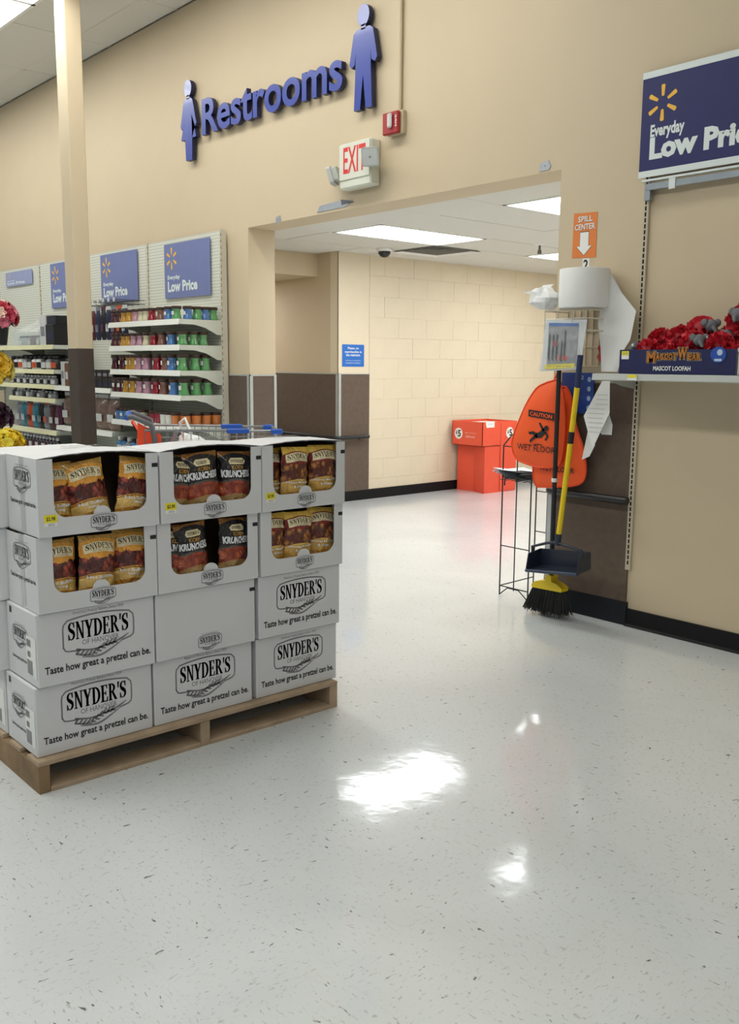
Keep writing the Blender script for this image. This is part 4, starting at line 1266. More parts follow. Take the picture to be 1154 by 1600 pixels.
# blue price sign with rail
navy = mat('navy_sign', '181D5C', .55, var=.04)
spark_m = mat('spark_yellow', 'F0BA3C', .45, var=0)
sign_w = mat('sign_white', 'DDE6E4', .4, var=.02)
def spark(cx, cy, r):
    mb = MB()
    for k in range(6):
        a = math.pi / 2 + k * math.pi / 3
        ux, uy = math.cos(a), math.sin(a); px, py = -uy, ux
        p = []
        for q, w_ in ((.36, .055), (.40, .085), (.90, .125), (.97, .11), (1.0, .06)): p.append((q, w_))
        pts_ = [(cx + r * (q * ux + w_ * px), cy + r * (q * uy + w_ * py)) for q, w_ in p] + [(cx + r * (q * ux - w_ * px), cy + r * (q * uy - w_ * py)) for q, w_ in reversed(p)]
        mb.join(poly2(pts_))
    return mb
def price_sign(label, X, Y, Z, w, h, body, border=True, yl=.0):
    t = thing('price_sign', label, 'sign', (X, Y, Z), group='blue price signs')
    fm = face_south(0, 0, 0)
    obj('panel', slab([(0, 0), (w, 0), (w, h), (0, h)], fm, 0, .004), body, t)
    if border:
        obj('border', MB().box(-.001, w, -.006, -.001, h - .028, h + .002), sign_w, t); obj('border', MB().box(-.001, w, -.006, -.001, -.004, .026), sign_w, t)
        s = h / .49
        obj('spark_logo', flat(spark(.115 * s, .335 * s, .085 * s), fm, .0048), spark_m, t)
        t0, t1 = fit(text('Everyday', .035), .055 * s, .165 * s, .185 * s, .075 * s), fit(text('Low Price', .05), .055 * s, .075 * s, .585 * s, .105 * s)
    else:
        obj('spark_logo', flat(spark(w * .17, h * .73, h * .20), fm, .0048), spark_m, t)
        t0, t1 = fit(text('Everyday', .035), w * .07, h * .325, w * .28, h * .10), fit(text('Low Price', .04), w * .07, h * .115, w * .66, h * .20)
    obj('small_lettering', flat(t0, fm, .0048), sign_w, t); obj('large_lettering', flat(t1, fm, .0048), sign_w, t)
    return t
t = price_sign('large dark blue low price sign at the top right', -2.782, W0 - .035, 2.283, .80, .485, navy)
t = thing('sign_rail', 'galvanised rail and bracket under the large blue sign', 'bracket', (-2.735, W0, 2.17))
galv = mat('galvanised', '9BA3AA', .35, metal=.6, var=.12)
obj('rail', MB().box(.0, .80, -.048, -.040, .045, .076, .001), galv, t)
obj('channel_lip', MB().box(-.02, .80, -.052, -.032, .086, .096, .001), sign_w, t)
obj('bracket', MB().box(-.008, .024, -.044, -.014, -.002, .076, .002), galv, t)
obj('clip', MB().box(.13, .165, -.052, -.047, .035, .085, .001), sign_w, t)

# wall shelf with its rail, tray and loofahs
shelf_m = mat('shelf_off_white', 'BFC3BE', .4, var=.04)
t = thing('wall_shelf', 'off-white metal wall shelf holding the loofah tray', 'shelf', (-2.775, 3.865, 1.292))
obj('board', MB().box(0, 1.24, 0, .335, .026, .033), shelf_m, t)
obj('front_lip', MB().prism([(-.012, .004), (-.004, .0), (.0, .033), (-.008, .033)], lambda a, b, q: (q, a, b), 0, 1.24), shelf_m, t)
obj('side_plate', MB().prism([(.0, .004), (.0, .033), (.335, .033), (.335, -.045), (.22, -.03), (.1, .002)], lambda a, b, q: (q, a, b), .012, .015), shelf_m, t)
o = obj('price_tag', MB().box(.205, .255, -.0165, -.0135, .004, .030), white_tag, t)
obj('tag_top', MB().box(.205, .255, -.018, -.0165, .016, .030), yellow_tag, o)
tray_m = mat('tray_navy', '10174C', .6, var=.04)
t = thing('display_tray', 'dark blue cardboard tray of red loofahs on the wall shelf', 'display tray', (-2.635, 3.872, 1.326))
obj('front', MB().box(0, .586, 0, .004, 0, .112), tray_m, t)
obj('side', MB().box(0, .004, .004, .315, 0, .112), mat('tray_side', 'A9A6AE', .5, var=.1), t)
obj('side', MB().box(.582, .586, .004, .315, 0, .112), MATS['tray_side'], t)
obj('back', MB().box(0, .586, .311, .315, 0, .112), tray_m, t)
obj('floor_panel', MB().box(.004, .582, .004, .311, 0, .004), tray_m, t)
fm = face_south(0, 0, 0)
ml = MB()
xx = .150
for i, chx in enumerate('MASCOTWEAR'):
    big = chx == 'W' and i == 6 or i == 0
    w_ = {'M': .044, 'A': .021, 'S': .019, 'C': .02, 'O': .021, 'T': .02, 'W': .048, 'E': .02, 'R': .021}[chx]
    h_ = .05 if big else .030
    ml.join(fit(text(chx, .05), xx, .065 - (.012 if big and i == 0 else 0) + (.004 if i == 6 else 0), w_, h_)); xx += w_ + .002
grow = MB()
for dx, dy in ((-.004, 0), (.004, 0), (0, .004), (0, -.004), (.003, .003), (-.003, -.003), (.003, -.003), (-.003, .003)): grow.join(ml.mapped(lambda a, b, z, dx=dx, dy=dy: (a + dx, b + dy, 0)))
obj('logo_edge', flat(grow, fm, .0008), mat('logo_cream', 'D9C9A8', .5, var=0), t)
obj('logo_lettering', flat(ml, fm, .0016), mat('logo_orange', 'B5702A', .5, var=.15), t)
obj('name_lettering', flat(fit(text('MASCOT LOOFAH', .025), .185, .016, .19, .021), fm, .0012), white_tag, t)
o = obj('price_tag', slab([(.012, .068), (.052, .068), (.052, .106), (.012, .106)], fm, .0006, .0014), white_tag, t)
obj('tag_top', flat(rect2(.012, .052, .086, .106), fm, .002), yellow_tag, o)
obj('tag_price', flat(fit(text('$3.00'), .02, .090, .024, .010), fm, .0026), ink_grey, o)
o = obj('hang_tag', slab(ellipse(.505, .088, .037, .035, 20), fm, .001, .003), mat('tag_blue', '2A4FA6', .4, var=.05), t)
obj('tag_mark', flat(poly2(ellipse(.512, .098, .013, .014, 14)).join(rect2(.488, .522, .060, .070)), fm, .0036), mat('tag_mark', 'B9CBE0', .5, var=0), o)
t = thing('display_box', 'pale grey box beside the loofah tray at the right edge', 'box', (-2.043, 3.876, 1.326))
obj('body', MB().box(0, .30, 0, .28, 0, .112, .003), shelf_m, t)
obj('lid_edge', MB().box(-.002, .302, -.002, .282, .10, .118, .002), shelf_m, t)

red_mesh = mat('red_mesh', 'CC2436', .6, var=.25, scale=40)
dark_red = mat('deep_red_mesh', 'A51A28', .65, var=.25, scale=40)
grey_pl = mat('grey_plush', '6C6E72', .8, var=.1)
white_pl = mat('white_plush', 'D8D6D0', .8, var=.05)
def ruffle(r, seed):
    r_ = random.Random(seed); mb = MB()
    for k in range(30):
        th_ = math.acos(r_.uniform(-.6, 1)); ph = r_.uniform(0, 2 * math.pi)
        n = Vector((math.sin(th_) * math.cos(ph), math.sin(th_) * math.sin(ph), math.cos(th_)))
        a = n.orthogonal().normalized(); b = n.cross(a); rot = r_.uniform(0, 6.28)
        e1 = a * math.cos(rot) + b * math.sin(rot); e2 = n.cross(e1)
        L_ = r * r_.uniform(.55, .85); f0 = r_.uniform(0, 6)
        def f(u, v):
            s = (u - .5) * 2 * L_
            base = n * (r * .62) + e1 * s * .9
            wv = math.sin(u * 13 + f0) * r * .16 * (.3 + v)
            return base + n * (v * r * .42 * (1 - .35 * (2 * u - 1) ** 2)) + e2 * wv
        mb.grid(f, 12, 2)
    return mb
core_cache = {}
def loofah(label, x, y, z, r, seed, ears=True, look=0.0):
    t = thing('loofah', label, 'loofah', (x, y, z), group='red mascot loofahs')
    obj('core', MB().sphere((0, 0, 0), r * .72, 14, 9), dark_red, t)
    rf = obj('mesh_ruffles', ruffle(r, seed), red_mesh, t, recalc=False)
    rf['kind'] = 'stuff'
    if ears:
        c, s = math.cos(look), math.sin(look)
        def P(a, b, q): return (a * c - b * s, a * s + b * c, q)
        p = P(.2 * r, -.98 * r, .35 * r)
        hd = obj('head', MB().sphere(p, r * .42, 12, 8, (1, .9, 1)), grey_pl, t)
        for sgn in (-1, 1):
            e = P(.2 * r + sgn * .42 * r, -.92 * r, .55 * r)
            obj('ear', MB().sphere(e, r * .26, 10, 6, (1, .45, 1)), grey_pl, hd)
        obj('trunk', MB().tube([P(.2 * r, -1.2 * r, .3 * r), P(.24 * r, -1.5 * r, .12 * r), P(.34 * r, -1.6 * r, -.12 * r)], [r * .17, r * .13, r * .1], 8), grey_pl, hd)
        obj('ear_lining', MB().sphere(P(.2 * r + .46 * r, -1.02 * r, .55 * r), r * .13, 8, 5, (1, .4, 1)), white_pl, hd)
    return t
LO = [  # x, y, z, r, ears, look, words
    (-2.535, 3.955, 1.425, .062, True, -1.2, 'red mesh loofah with a grey head at the left end of the tray'),
    (-2.545, 4.075, 1.482, .060, False, 0, 'red loofah at the rear left corner of the tray'),
    (-2.440, 4.075, 1.490, .062, False, 1.3, 'round red loofah, second in the rear row'),
    (-2.425, 3.945, 1.408, .058, False, .1, 'low red loofah just behind the tray lettering'),
    (-2.325, 4.060, 1.520, .072, True, .9, 'tall red loofah with white and grey ears in the middle of the pile'),
    (-2.300, 3.950, 1.455, .066, True, .7, 'red loofah with big grey elephant head in the middle front'),
    (-2.175, 3.955, 1.450, .066, False, 0, 'red loofah behind the round blue hang tag'),
    (-2.200, 4.085, 1.480, .064, True, .2, 'red loofah with a grey ear between the middle and the highest one'),
    (-2.130, 4.060, 1.566, .070, True, .0, 'highest red loofah at the right end of the pile'),
    (-2.095, 3.950, 1.415, .055, False, 0, 'flattened red loofah at the right end of the tray'),
]
for i, (x, y, z, r, e, lk, w_) in enumerate(LO): loofah(w_, x, y, z, r, 40 + i, e, lk)

# black wire stand with papers
bw = mat('black_wire', '141416', .4, var=.05)
t = thing('wire_stand', 'black wire literature stand on the floor left of the pillar', 'wire stand', (-3.61, 4.185, 0))
fx1 = .215; dy1 = .34
def leg(pts_): obj('leg', MB().tube(pts_, .0042, 6), bw, t)
leg([(0, 0, .004), (0, 0, .90), (.02, .05, .96), (.10, .16, 1.02)])
leg([(fx1, 0, .004), (fx1, 0, .72)])
leg([(-.02, dy1, .004), (-.02, dy1, .72)])
leg([(fx1 - .04, dy1, .004), (fx1 - .04, dy1, .72)])
obj('upright', MB().tube([(fx1 * .5, 0, .045), (fx1 * .5, 0, .92)], .0036, 6), bw, t)
obj('upright', MB().tube([(.07, dy1, .045), (.07, dy1, .72)], .0036, 6), bw, t)
for z in (.06, .305, .715): obj('crossbar', MB().tube([(0, 0, z), (fx1, 0, z)], .0036, 6), bw, t)
obj('crossbar', MB().tube([(0, 0, .895), (fx1 * .5, 0, .895)], .0036, 6), bw, t)
for z in (.10, .35, .60): obj('crossbar', MB().tube([(-.02, dy1, z), (fx1 - .04, dy1, z)], .0036, 6), bw, t)
for z in (.06, .70): obj('crossbar', MB().tube([(0, 0, z), (-.02, dy1, z)], .0036, 6), bw, t)
obj('foot_brace', MB().tube([(0, 0, .006), (.06, 0, .055), (fx1 - .07, 0, .055), (fx1, 0, .006)], .0036, 6), bw, t)
sh = MB()
for i in range(6):
    x = fx1 * i / 5
    sh.tube([(x, -.02, .70), (x - .02 * 1, dy1, .70)], .0026, 5)
obj('wire_shelf', sh, bw, t)
obj('front_hook', MB().tube([(.04, -.03, .67), (.045, -.03, .715), (.20, -.03, .722)], .0045, 6), bw, t)
np_m = mat('newsprint', 'D6DBE0', .7, var=.12, scale=30)
for i in range(4):
    t = thing('newspaper', ['bottom grey newspaper', 'second grey newspaper', 'third grey newspaper', 'uppermost curled grey newspaper'][i] + ' in the small pile on the wire stand', 'newspaper', (-3.505, 4.33, .706 + i * .011), group='newspapers on the wire stand')
    def fpap(u, v, i=i):
        x = (u - .5) * .21 - .01 * i; y = (v - .5) * .28 - .02 * i
        z = .004 + (.010 * (2 * abs(u - .5)) ** 3) + (.012 * max(0, (.5 - v)) * i)
        return (x, y, z)
    g_ = MB().grid(fpap, 8, 8)
    g2 = g_.mapped(lambda x, y, z: (x, y, z - .006))
    obj('pages', g_.join(g2), np_m, t)
    obj('fold', MB().tube([(-.105 - .01 * i, -.14 - .02 * i, .011), (-.105 - .01 * i, .14 - .02 * i, .011)], .004, 6), np_m, t)
# ------------------------------------------------------------------ shelving along the wall
def peg_material():
    m = bpy.data.materials.new('pegboard'); m.use_nodes = True
    nt = m.node_tree; N = nt.nodes; Lk = nt.links; b = N['Principled BSDF']
    tc = N.new('ShaderNodeTexCoord'); mp = N.new('ShaderNodeMapping'); mp.inputs['Scale'].default_value = (39.4, 39.4, 39.4)
    Lk.new(tc.outputs['Object'], mp.inputs[0])
    fr = N.new('ShaderNodeVectorMath'); fr.operation = 'FRACTION'; Lk.new(mp.outputs[0], fr.inputs[0])
    sp = N.new('ShaderNodeSeparateXYZ'); Lk.new(fr.outputs[0], sp.inputs[0])
    cb = N.new('ShaderNodeCombineXYZ'); Lk.new(sp.outputs[0], cb.inputs[0]); Lk.new(sp.outputs[2], cb.inputs[1])
    ds = N.new('ShaderNodeVectorMath'); ds.operation = 'DISTANCE'; Lk.new(cb.outputs[0], ds.inputs[0]); ds.inputs[1].default_value = (.5, .5, 0)
    lt = N.new('ShaderNodeMath'); lt.operation = 'LESS_THAN'; Lk.new(ds.outputs['Value'], lt.inputs[0]); lt.inputs[1].default_value = .17
    mx = N.new('ShaderNodeMix'); mx.data_type = 'RGBA'; mx.inputs[6].default_value = lin('D5D6C9'); mx.inputs[7].default_value = lin('6F6D62'); Lk.new(lt.outputs[0], mx.inputs[0])
    Lk.new(mx.outputs[2], b.inputs['Base Color']); b.inputs['Roughness'].default_value = .5
    return m
peg = peg_material()
upr = mat('upright_cream', 'C9C3B2', .45, var=.03)
shw = mat('gondola_shelf', 'C9CDC2', .4, var=.03)
rail_w = mat('price_rail', 'E4E6DE', .35, var=.03)
rail_y = mat('price_rail_yellow', 'E2DFB4', .4, var=.08, scale=6)
YB = 4.155
def bay(XR, label, shelves, yellow=False):
    t = thing('shelving_bay', label, 'shelving', (XR, YB, 0), group='wall shelving bays')
    obj('peg_panel', MB().box(-1.208, -.012, 0, .012, .1, 2.405), peg, t)
    for x in (-1.22, -.012):
        u = obj('upright', MB().box(x, x + .012, -.012, .045, 0, 2.41), upr, t)
        sl = MB()
        for i in range(44): sl.box(x + .0115, x + .0128, -.008, -.004, .25 + i * .049, .272 + i * .049)
        s_ = obj('slots', sl, slot, u); s_['kind'] = 'stuff'
    obj('base_deck', MB().box(-1.215, -.005, -.46, 0, .0, .17, .004), shw, t)
    for z in shelves:
        s_ = obj('shelf', MB().box(-1.214, -.006, -.395, 0, z - .018, z), shw, t)
        obj('price_rail', MB().prism([(-.405, z - .042), (-.398, z - .042), (-.390, z + .002), (-.397, z + .002)], lambda a, b, q: (q, a, b), -1.216, -.004), rail_y if yellow else rail_w, s_)
        for x in (-.0075, -1.2145):
            obj('bracket', MB().prism([(-.392, z - .038), (-.392, z), (0, z), (0, z - .115), (-.05, z - .115), (-.16, z - .062), (-.26, z - .04)], lambda a, b, q: (q, a, b), x, x + .003), shw, s_)
    return t
S1 = [1.70, 1.50, 1.30, 1.105, .865, .56]
bay(-6.58, 'white pegboard shelving bay of candle jars beside the opening', S1)
bay(-7.80, 'pegboard shelving bay mostly hidden by the column', [1.13, .745, .40])
bay(-9.02, 'pegboard shelving bay of paint bottles left of the column', [1.525, 1.285, 1.135, 1.0, .68, .455], True)
bay(-10.24, 'pegboard shelving bay at the left edge of the view', [1.525, 1.135, .68], True)
pale_blue = mat('faded_blue_sign', '747EAC', .4, var=.05)
price_sign('faded blue low price sign above the candle jars', -7.475, YB - .012, 1.91, .745, .455, pale_blue, False)
price_sign('faded blue low price sign just right of the column', -8.72, YB - .012, 1.925, .745, .45, pale_blue, False)
price_sign('faded blue low price sign cut off by the column', -9.92, YB - .012, 1.925, .745, .455, pale_blue, False)
t = price_sign('short faded blue low price sign at the far left', -11.20, YB - .012, 2.215, .78, .155, mat('fading_sign', '979FC2', .4, var=.05), False)

# ---- candle jars
CW = {'maroon': '4A1A20', 'gold': 'B98A2E', 'pink': 'B5889A', 'cream': 'C9C3A2', 'red': '8E1527', 'brown': '7C5348', 'blue': '4876B0', 'green': '5A9A5E', 'orange': 'C7763A', 'teal': '3E8F9A', 'white': 'D5D7CF'}
lid_m = mat('dark_wood_lid', '3B251A', .5, var=.15)
jar_label = mat('jar_label', 'D8D8D2', .5, var=.05)
_jar = {}
def jar(col, label, X, Y, Z, h, r, group, straight=False):
    k = (col, h, r, straight)
    if k not in _jar:
        m = mat('candle_' + col, CW[col], .15, var=.06, coat=.7)
        if straight: prof = [(r * .86, 0), (r * .92, h * .03), (r * .96, h * .5), (r * .98, h * .775)]
        else: prof = [(r * .9, 0), (r, h * .04), (r * .99, h * .14), (r * .80, h * .40), (r * .74, h * .55), (r * .80, h * .68), (r * .90, h * .78)]
        body = MB().lathe(prof, 14).mesh('glass', m)
        lid = MB().lathe([(r * .84, h * .775), (r * 1.0, h * .785), (r * 1.0, h * .98), (r * .94, h)], 14).mesh('lid', lid_m)
        lb = MB().grid(lambda u, v: ((r * .90) * math.sin(-.5 + u * .9), -(r * 1.0) * math.cos(-.5 + u * .9) - .001, h * (.34 + .26 * v)), 4, 1).mesh('label_patch', jar_label, recalc=False)
        _jar[k] = [('glass', body), ('lid', lid)] + ([('label_patch', lb)] if h > .12 or col in ('green', 'blue') else [])
    t = thing('candle_jar', label, 'candle', (X, Y, Z), random.uniform(-.3, .3), group=group)
    for n, me in _jar[k]:
        o = bpy.data.objects.new(n, me); COL.objects.link(o); o.parent = t
ORD = ['first', 'second', 'third', 'fourth', 'fifth', 'sixth', 'seventh', 'eighth', 'ninth', 'tenth', 'eleventh', 'twelfth', 'thirteenth', 'fourteenth', 'fifteenth', 'sixteenth']
rows_ = [
    ('top', 1.70, .104, .040, [-7.811, -7.721, -7.634, -7.537, -7.42, -7.317, -7.245, -7.141, -6.992, -6.865, -6.744], 'maroon maroon gold gold pink cream cream red brown blue green'.split(), [3.872, 3.955, 4.03, 4.10], 'blue green blue green'.split()),
    ('second', 1.50, .106, .041, [-7.827, -7.748, -7.649, -7.562, -7.465, -7.35, -7.241, -7.117, -6.984, -6.831], 'maroon maroon gold gold pink pink cream red brown blue'.split(), [3.818, 3.915, 4.005], 'green green green'.split()),
    ('third', 1.30, .128, .043, [-7.827, -7.685, -7.565, -7.49, -7.394, -7.255, -7.069, -6.932, -6.828], 'maroon maroon gold gold pink pink red brown blue'.split(), [3.811, 3.925, 4.02], 'green green green'.split()),
    ('fourth', 1.105, .128, .043, [-7.825, -7.731, -7.628, -7.504, -7.387, -7.248, -7.1, -6.972, -6.81], 'maroon maroon gold gold pink pink red brown blue'.split(), [3.82, 3.93, 4.035], 'green green green'.split()),
]
for nm, z, h, r, xs, cs_, ys, cd2 in rows_:
    lst = [(x * .9925, 3.802, c) for x, c in zip(xs, cs_)] + [(-6.64, y, c) for y, c in zip(ys, cd2)]
    px = -99
    for i, (x, y, c) in enumerate(lst):
        if y < 3.81:
            if x - px < 2 * r + .002: x = px + 2 * r + .002
            px = x
        if i == len(cs_) - 1 and nm == 'top': x = min(x, -6.645)
        if y > 3.81 and nm == 'top': pass
        jar(c, '%s candle jar with dark wooden lid, %s from the left on the %s candle shelf' % (c, ORD[i], nm), x, y, z, h, r, 'candle jars on the %s shelf' % nm)
low = [(-7.745, 'blue'), (-7.66, 'blue'), (-7.575, 'teal'), (-7.49, 'white'), (-7.40, 'cream'), (-7.31, 'cream'), (-7.12, 'red'), (-7.03, 'red'), (-6.94, 'white'), (-6.85, 'white'), (-6.755, 'orange')]
for i, (x, c) in enumerate(low): jar(c, '%s straight candle jar, %s from the left on the fifth candle shelf' % (c, ORD[i]), x, 3.81, .865, .10, .04, 'candle jars on the fifth shelf', True)
for i, y in enumerate((3.83, 3.925, 4.02, 4.11)): jar('orange', 'orange straight candle jar, %s from the front at the right end of the fifth shelf' % ORD[i], -6.64, y, .865, .10, .042, 'candle jars on the fifth shelf', True)

# ---- generic goods
def bottle(label, X, Y, Z, h, r, body, cap, group, lab=None):
    t = thing('paint_bottle', label, 'bottle', (X, Y, Z), random.uniform(-.2, .2), group=group)
    k = ('b', h, r, body.name)
    if k not in _jar: _jar[k] = MB().lathe([(r * .94, 0), (r, .004), (r, h * .68), (r * .55, h * .78), (r * .5, h * .80)], 12).mesh('body', body)
    obj('body', _jar[k], None, t)
    k = ('c', h, r, cap.name)
    if k not in _jar: _jar[k] = MB().lathe([(r * .55, h * .79), (r * .6, h * .80), (r * .58, h), (r * .3, h)], 12).mesh('cap', cap)
    obj('cap', _jar[k], None, t)
    if lab:
        k = ('l', h, r, lab.name)
        if k not in _jar: _jar[k] = MB().grid(lambda u, v: (r * 1.02 * math.sin(-1.1 + 2.2 * u), -r * 1.02 * math.cos(-1.1 + 2.2 * u), h * (.12 + .42 * v)), 6, 1).mesh('label_band', lab, recalc=False)
        obj('label_band', _jar[k], None, t)
def carton(label, X, Y, Z, w, d, h, m, m2, group, rot=0.0, name='product_box', cat='box'):
    t = thing(name, label, cat, (X, Y, Z), rot, group=group)
    obj('body', MB().box(-w / 2, w / 2, -d / 2, d / 2, 0, h, .002), m, t)
    obj('label_panel', flat(rect2(-w * .34, w * .34, h * .30, h * .62), face_south(0, -d / 2, 0)), m2, t)
def pack(label, X, Y, Z, w, h, m, m2, group, seed, name='hanging_pack', cat='pack', depth=.03):
    t = thing(name, label, cat, (X, Y, Z), group=group)
    r_ = random.Random(seed); p1, p2 = r_.uniform(0, 6), r_.uniform(0, 6)
    mb = MB()
    for s in (1, -1):
        mb.grid(lambda u, v: ((u - .5) * w, -s * (depth * (1 - abs(2 * u - 1) ** 2.4) * min(1, (1 - v) / .25) ** .6 * min(1, v / .08) ** .5 + .001) + .004 * math.sin(9 * u + p1 + 6 * v), v * h), 8, 8)
    obj('wrapper', mb, m, t, recalc=False)
    obj('label_patch', flat(rect2(-w * .30, w * .30, h * .28, h * .52), face_south(0, -depth - .002, 0)), m2, t)
    obj('header', MB().box(-w * .5, w * .5, -.0015, .0015, h, h * 1.12), m2, t)

blk = mat('black_print', '1C1A1D', .4, var=.1)
wht = mat('white_print', 'C9CBC9', .45, var=.05)
gry = mat('grey_jar', '7D8086', .3, var=.15, coat=.4)
org = mat('orange_print', 'C2542E', .45, var=.1)
clr = mat('clear_bottle', 'B9C2C4', .15, var=.05, alpha=.6)
mrn = mat('maroon_print', '4E1B22', .4, var=.1)
nvy = mat('navy_print', '1C2440', .4, var=.1)
tealm = mat('teal_print', '2F7F92', .4, var=.2, scale=30)
purp = mat('plum_print', '54283F', .4, var=.15)
silver = mat('silver_cap', 'B8BABD', .3, metal=.4, var=.05)
dgreen = mat('dark_green_bottle', '22382A', .25, var=.1, coat=.5)
dplum = mat('dark_plum_bottle', '2C1422', .25, var=.1, coat=.5)
# bay left of the column: top shelf
t = thing('acrylic_display', 'clear acrylic display case with slanted lid on the upper shelf', 'display case', (-9.76, 3.95, 1.525))
ac = mat('acrylic', 'DDE5E6', .08, var=0, alpha=.22, spec=.7)
obj('side_wall', MB().box(-.40, -.394, -.15, .15, 0, .16), ac, t); obj('side_wall', MB().box(.284, .29, -.15, .15, 0, .16), ac, t)
obj('front_wall', MB().box(-.394, .284, -.15, -.145, 0, .13), ac, t)
obj('slanted_lid', MB().prism([(-.15, .13), (.15, .30), (.15, .306), (-.15, .137)], lambda a, b, q: (q, a, b), -.39, .28), ac, t)
obj('lid_edge', MB().tube([(-.39, -.15, .135), (-.39, .15, .303)], .004, 5), wht, t); obj('lid_edge', MB().tube([(-.05, -.15, .135), (-.05, .15, .303)], .004, 5), wht, t)
for i, x in enumerate((-10.08, -10.0, -9.92, -9.84, -9.76, -9.68, -9.60)):
    bottle('small bottle with black cap, %s from the left inside the clear display case' % ORD[i], x, 3.86, 1.525, .105, .032, mrn if i in (4, 5) else clr, blk, 'bottles in the acrylic case', wht if i % 3 == 0 else None)
carton('tall white box standing on the upper shelf left of the black boxes', -9.36, 3.88, 1.525, .15, .16, .30, wht, gry, None)
carton('lower black box at the right end of the upper shelf', -9.14, 3.93, 1.525, .20, .30, .20, blk, nvy, None)
carton('upper black box stacked at the right end of the upper shelf', -9.15, 3.945, 1.7255, .22, .28, .085, blk, nvy, None)
for i in range(10):
    x = -10.19 + i * .122
    bottle('black capped paint bottle with printed label, %s from the left on the second paint shelf' % ORD[i], x, 3.815, 1.285, .135, .052, [blk, wht, wht, gry, blk, wht, wht, blk, gry, blk][i], blk, 'bottles on the second paint shelf', [org, blk, org, wht, wht, org, blk, wht, wht, org][i])
for i in range(13):
    bottle('small grey paint jar, %s from the left on the third paint shelf' % ORD[i], -10.19 + i * .089, 3.80, 1.135, .092, .037, gry, wht, 'jars on the third paint shelf', blk if i % 2 else wht)
for i in range(12):
    bottle('tiny dark paint jar, %s from the left on the fourth paint shelf' % ORD[i], -10.17 + i * .096, 3.80, 1.0, .072 if i % 4 else .088, .032, gry if i % 3 else blk, wht if i % 2 else silver, 'jars on the fourth paint shelf', wht if i % 3 == 1 else None)
pm_ = [wht, tealm, org, tealm, blk, wht, mrn, purp]
for i in range(8):
    pack('printed craft pack, %s from the left on the fifth paint shelf' % ORD[i], -10.14 + i * .148, 3.83, .68, .14, .255, [gry, tealm, org, tealm, blk, gry, mrn, purp][i], [wht, wht, blk, wht, gry, org, wht, wht][i], 'craft packs on the fifth paint shelf', 60 + i)
for i in range(14):
    bottle('dark glossy bottle with silver cap, %s from the left on the bottom paint shelf' % ORD[i], -10.18 + i * .083, 3.80, .455, .16, .036, dgreen if i < 5 else dplum, silver, 'bottles on the bottom paint shelf', wht if i % 2 else mrn)
for nm, z, h, r, n, st in (('second', 1.285, .150, .052, 10, .122), ('third', 1.135, .105, .037, 13, .089), ('fourth', 1.0, .098, .034, 12, .096)):  # filler rows added in black to darken the pale shelf backs
    for i in range(n):
        bottle('added black back-row filler bottle, %s from the left on the %s paint shelf' % (ORD[i], nm), -10.17 + i * st, 3.93, z, h, r, blk, blk, 'back-row filler bottles on the %s paint shelf' % nm)
# bay behind the column
hk = mat('hook_metal', '4A4A4C', .4, metal=.7, var=.05)
pm2 = [mrn, nvy, blk, nvy, mrn, blk, nvy]
for i in range(7):
    x = -8.52 + i * .107
    t = thing('peg_hook', 'wire peg hook with white tag, %s from the left beside the column' % ORD[i], 'hook', (x, YB, 1.88), group='peg hooks beside the column')
    obj('wire', MB().tube([(0, 0, 0), (0, -.26, 0), (0, -.275, .008)], .0032, 6), hk, t)
    obj('upper_wire', MB().tube([(0, 0, .035), (0, -.30, .035)], .0026, 6), hk, t)
    obj('price_flag', MB().box(-.018, .018, -.303, -.300, .015, .050), wht, t)
    pack('dark slim pack, %s from the left hanging on the hooks beside the column' % ORD[i], x, 3.955, 1.565, .092, .272, pm2[i], [wht, gry, purp, wht, gry, org, wht][i], 'packs on the hooks beside the column', 80 + i, depth=.018)
for i in range(8):
    col_, lev = i % 4, i // 4
    carton('dark printed box, %s from left, %s layer, on the shelf behind the column' % (ORD[col_], 'lower' if lev == 0 else 'upper'), -8.20 + col_ * .112, 3.87, 1.13 + lev * .083, .104, .16, .082, blk, gry if lev else nvy, 'dark boxes behind the column')
carton('slim white box leaning at the left of the shelf behind the column', -8.955, 3.84, 1.13, .08, .05, .235, wht, gry, None)
carton('slim brown box beside the white one behind the column', -8.86, 3.84, 1.13, .08, .05, .22, mat('brown_print', '6A4A39', .5, var=.1), wht, None)
potp = mat('potpourri', '7B6256', .35, var=.45, scale=45, coat=.5)
for i, x in enumerate((-8.90, -8.66, -8.36, -8.15, -7.92)):
    pack('large clear bag of brown potpourri, %s from the left on the shelf behind the column' % ORD[i], x, 3.85, .745, .20, .29, potp, wht, 'potpourri bags behind the column', 100 + i, name='potpourri_bag', cat='bag', depth=.05)
bl_b = mat('blue_bottle', '2F6E9E', .25, var=.1, coat=.4)
for i in range(9):
    bottle('blue and white bottle, %s from the left on the lowest candle shelf' % ORD[i], -7.745 + i * .086, 3.81, .56, .15, .038, bl_b if i % 3 != 2 else gry, blk if i % 2 else wht, 'bottles on the lowest candle shelf', wht)
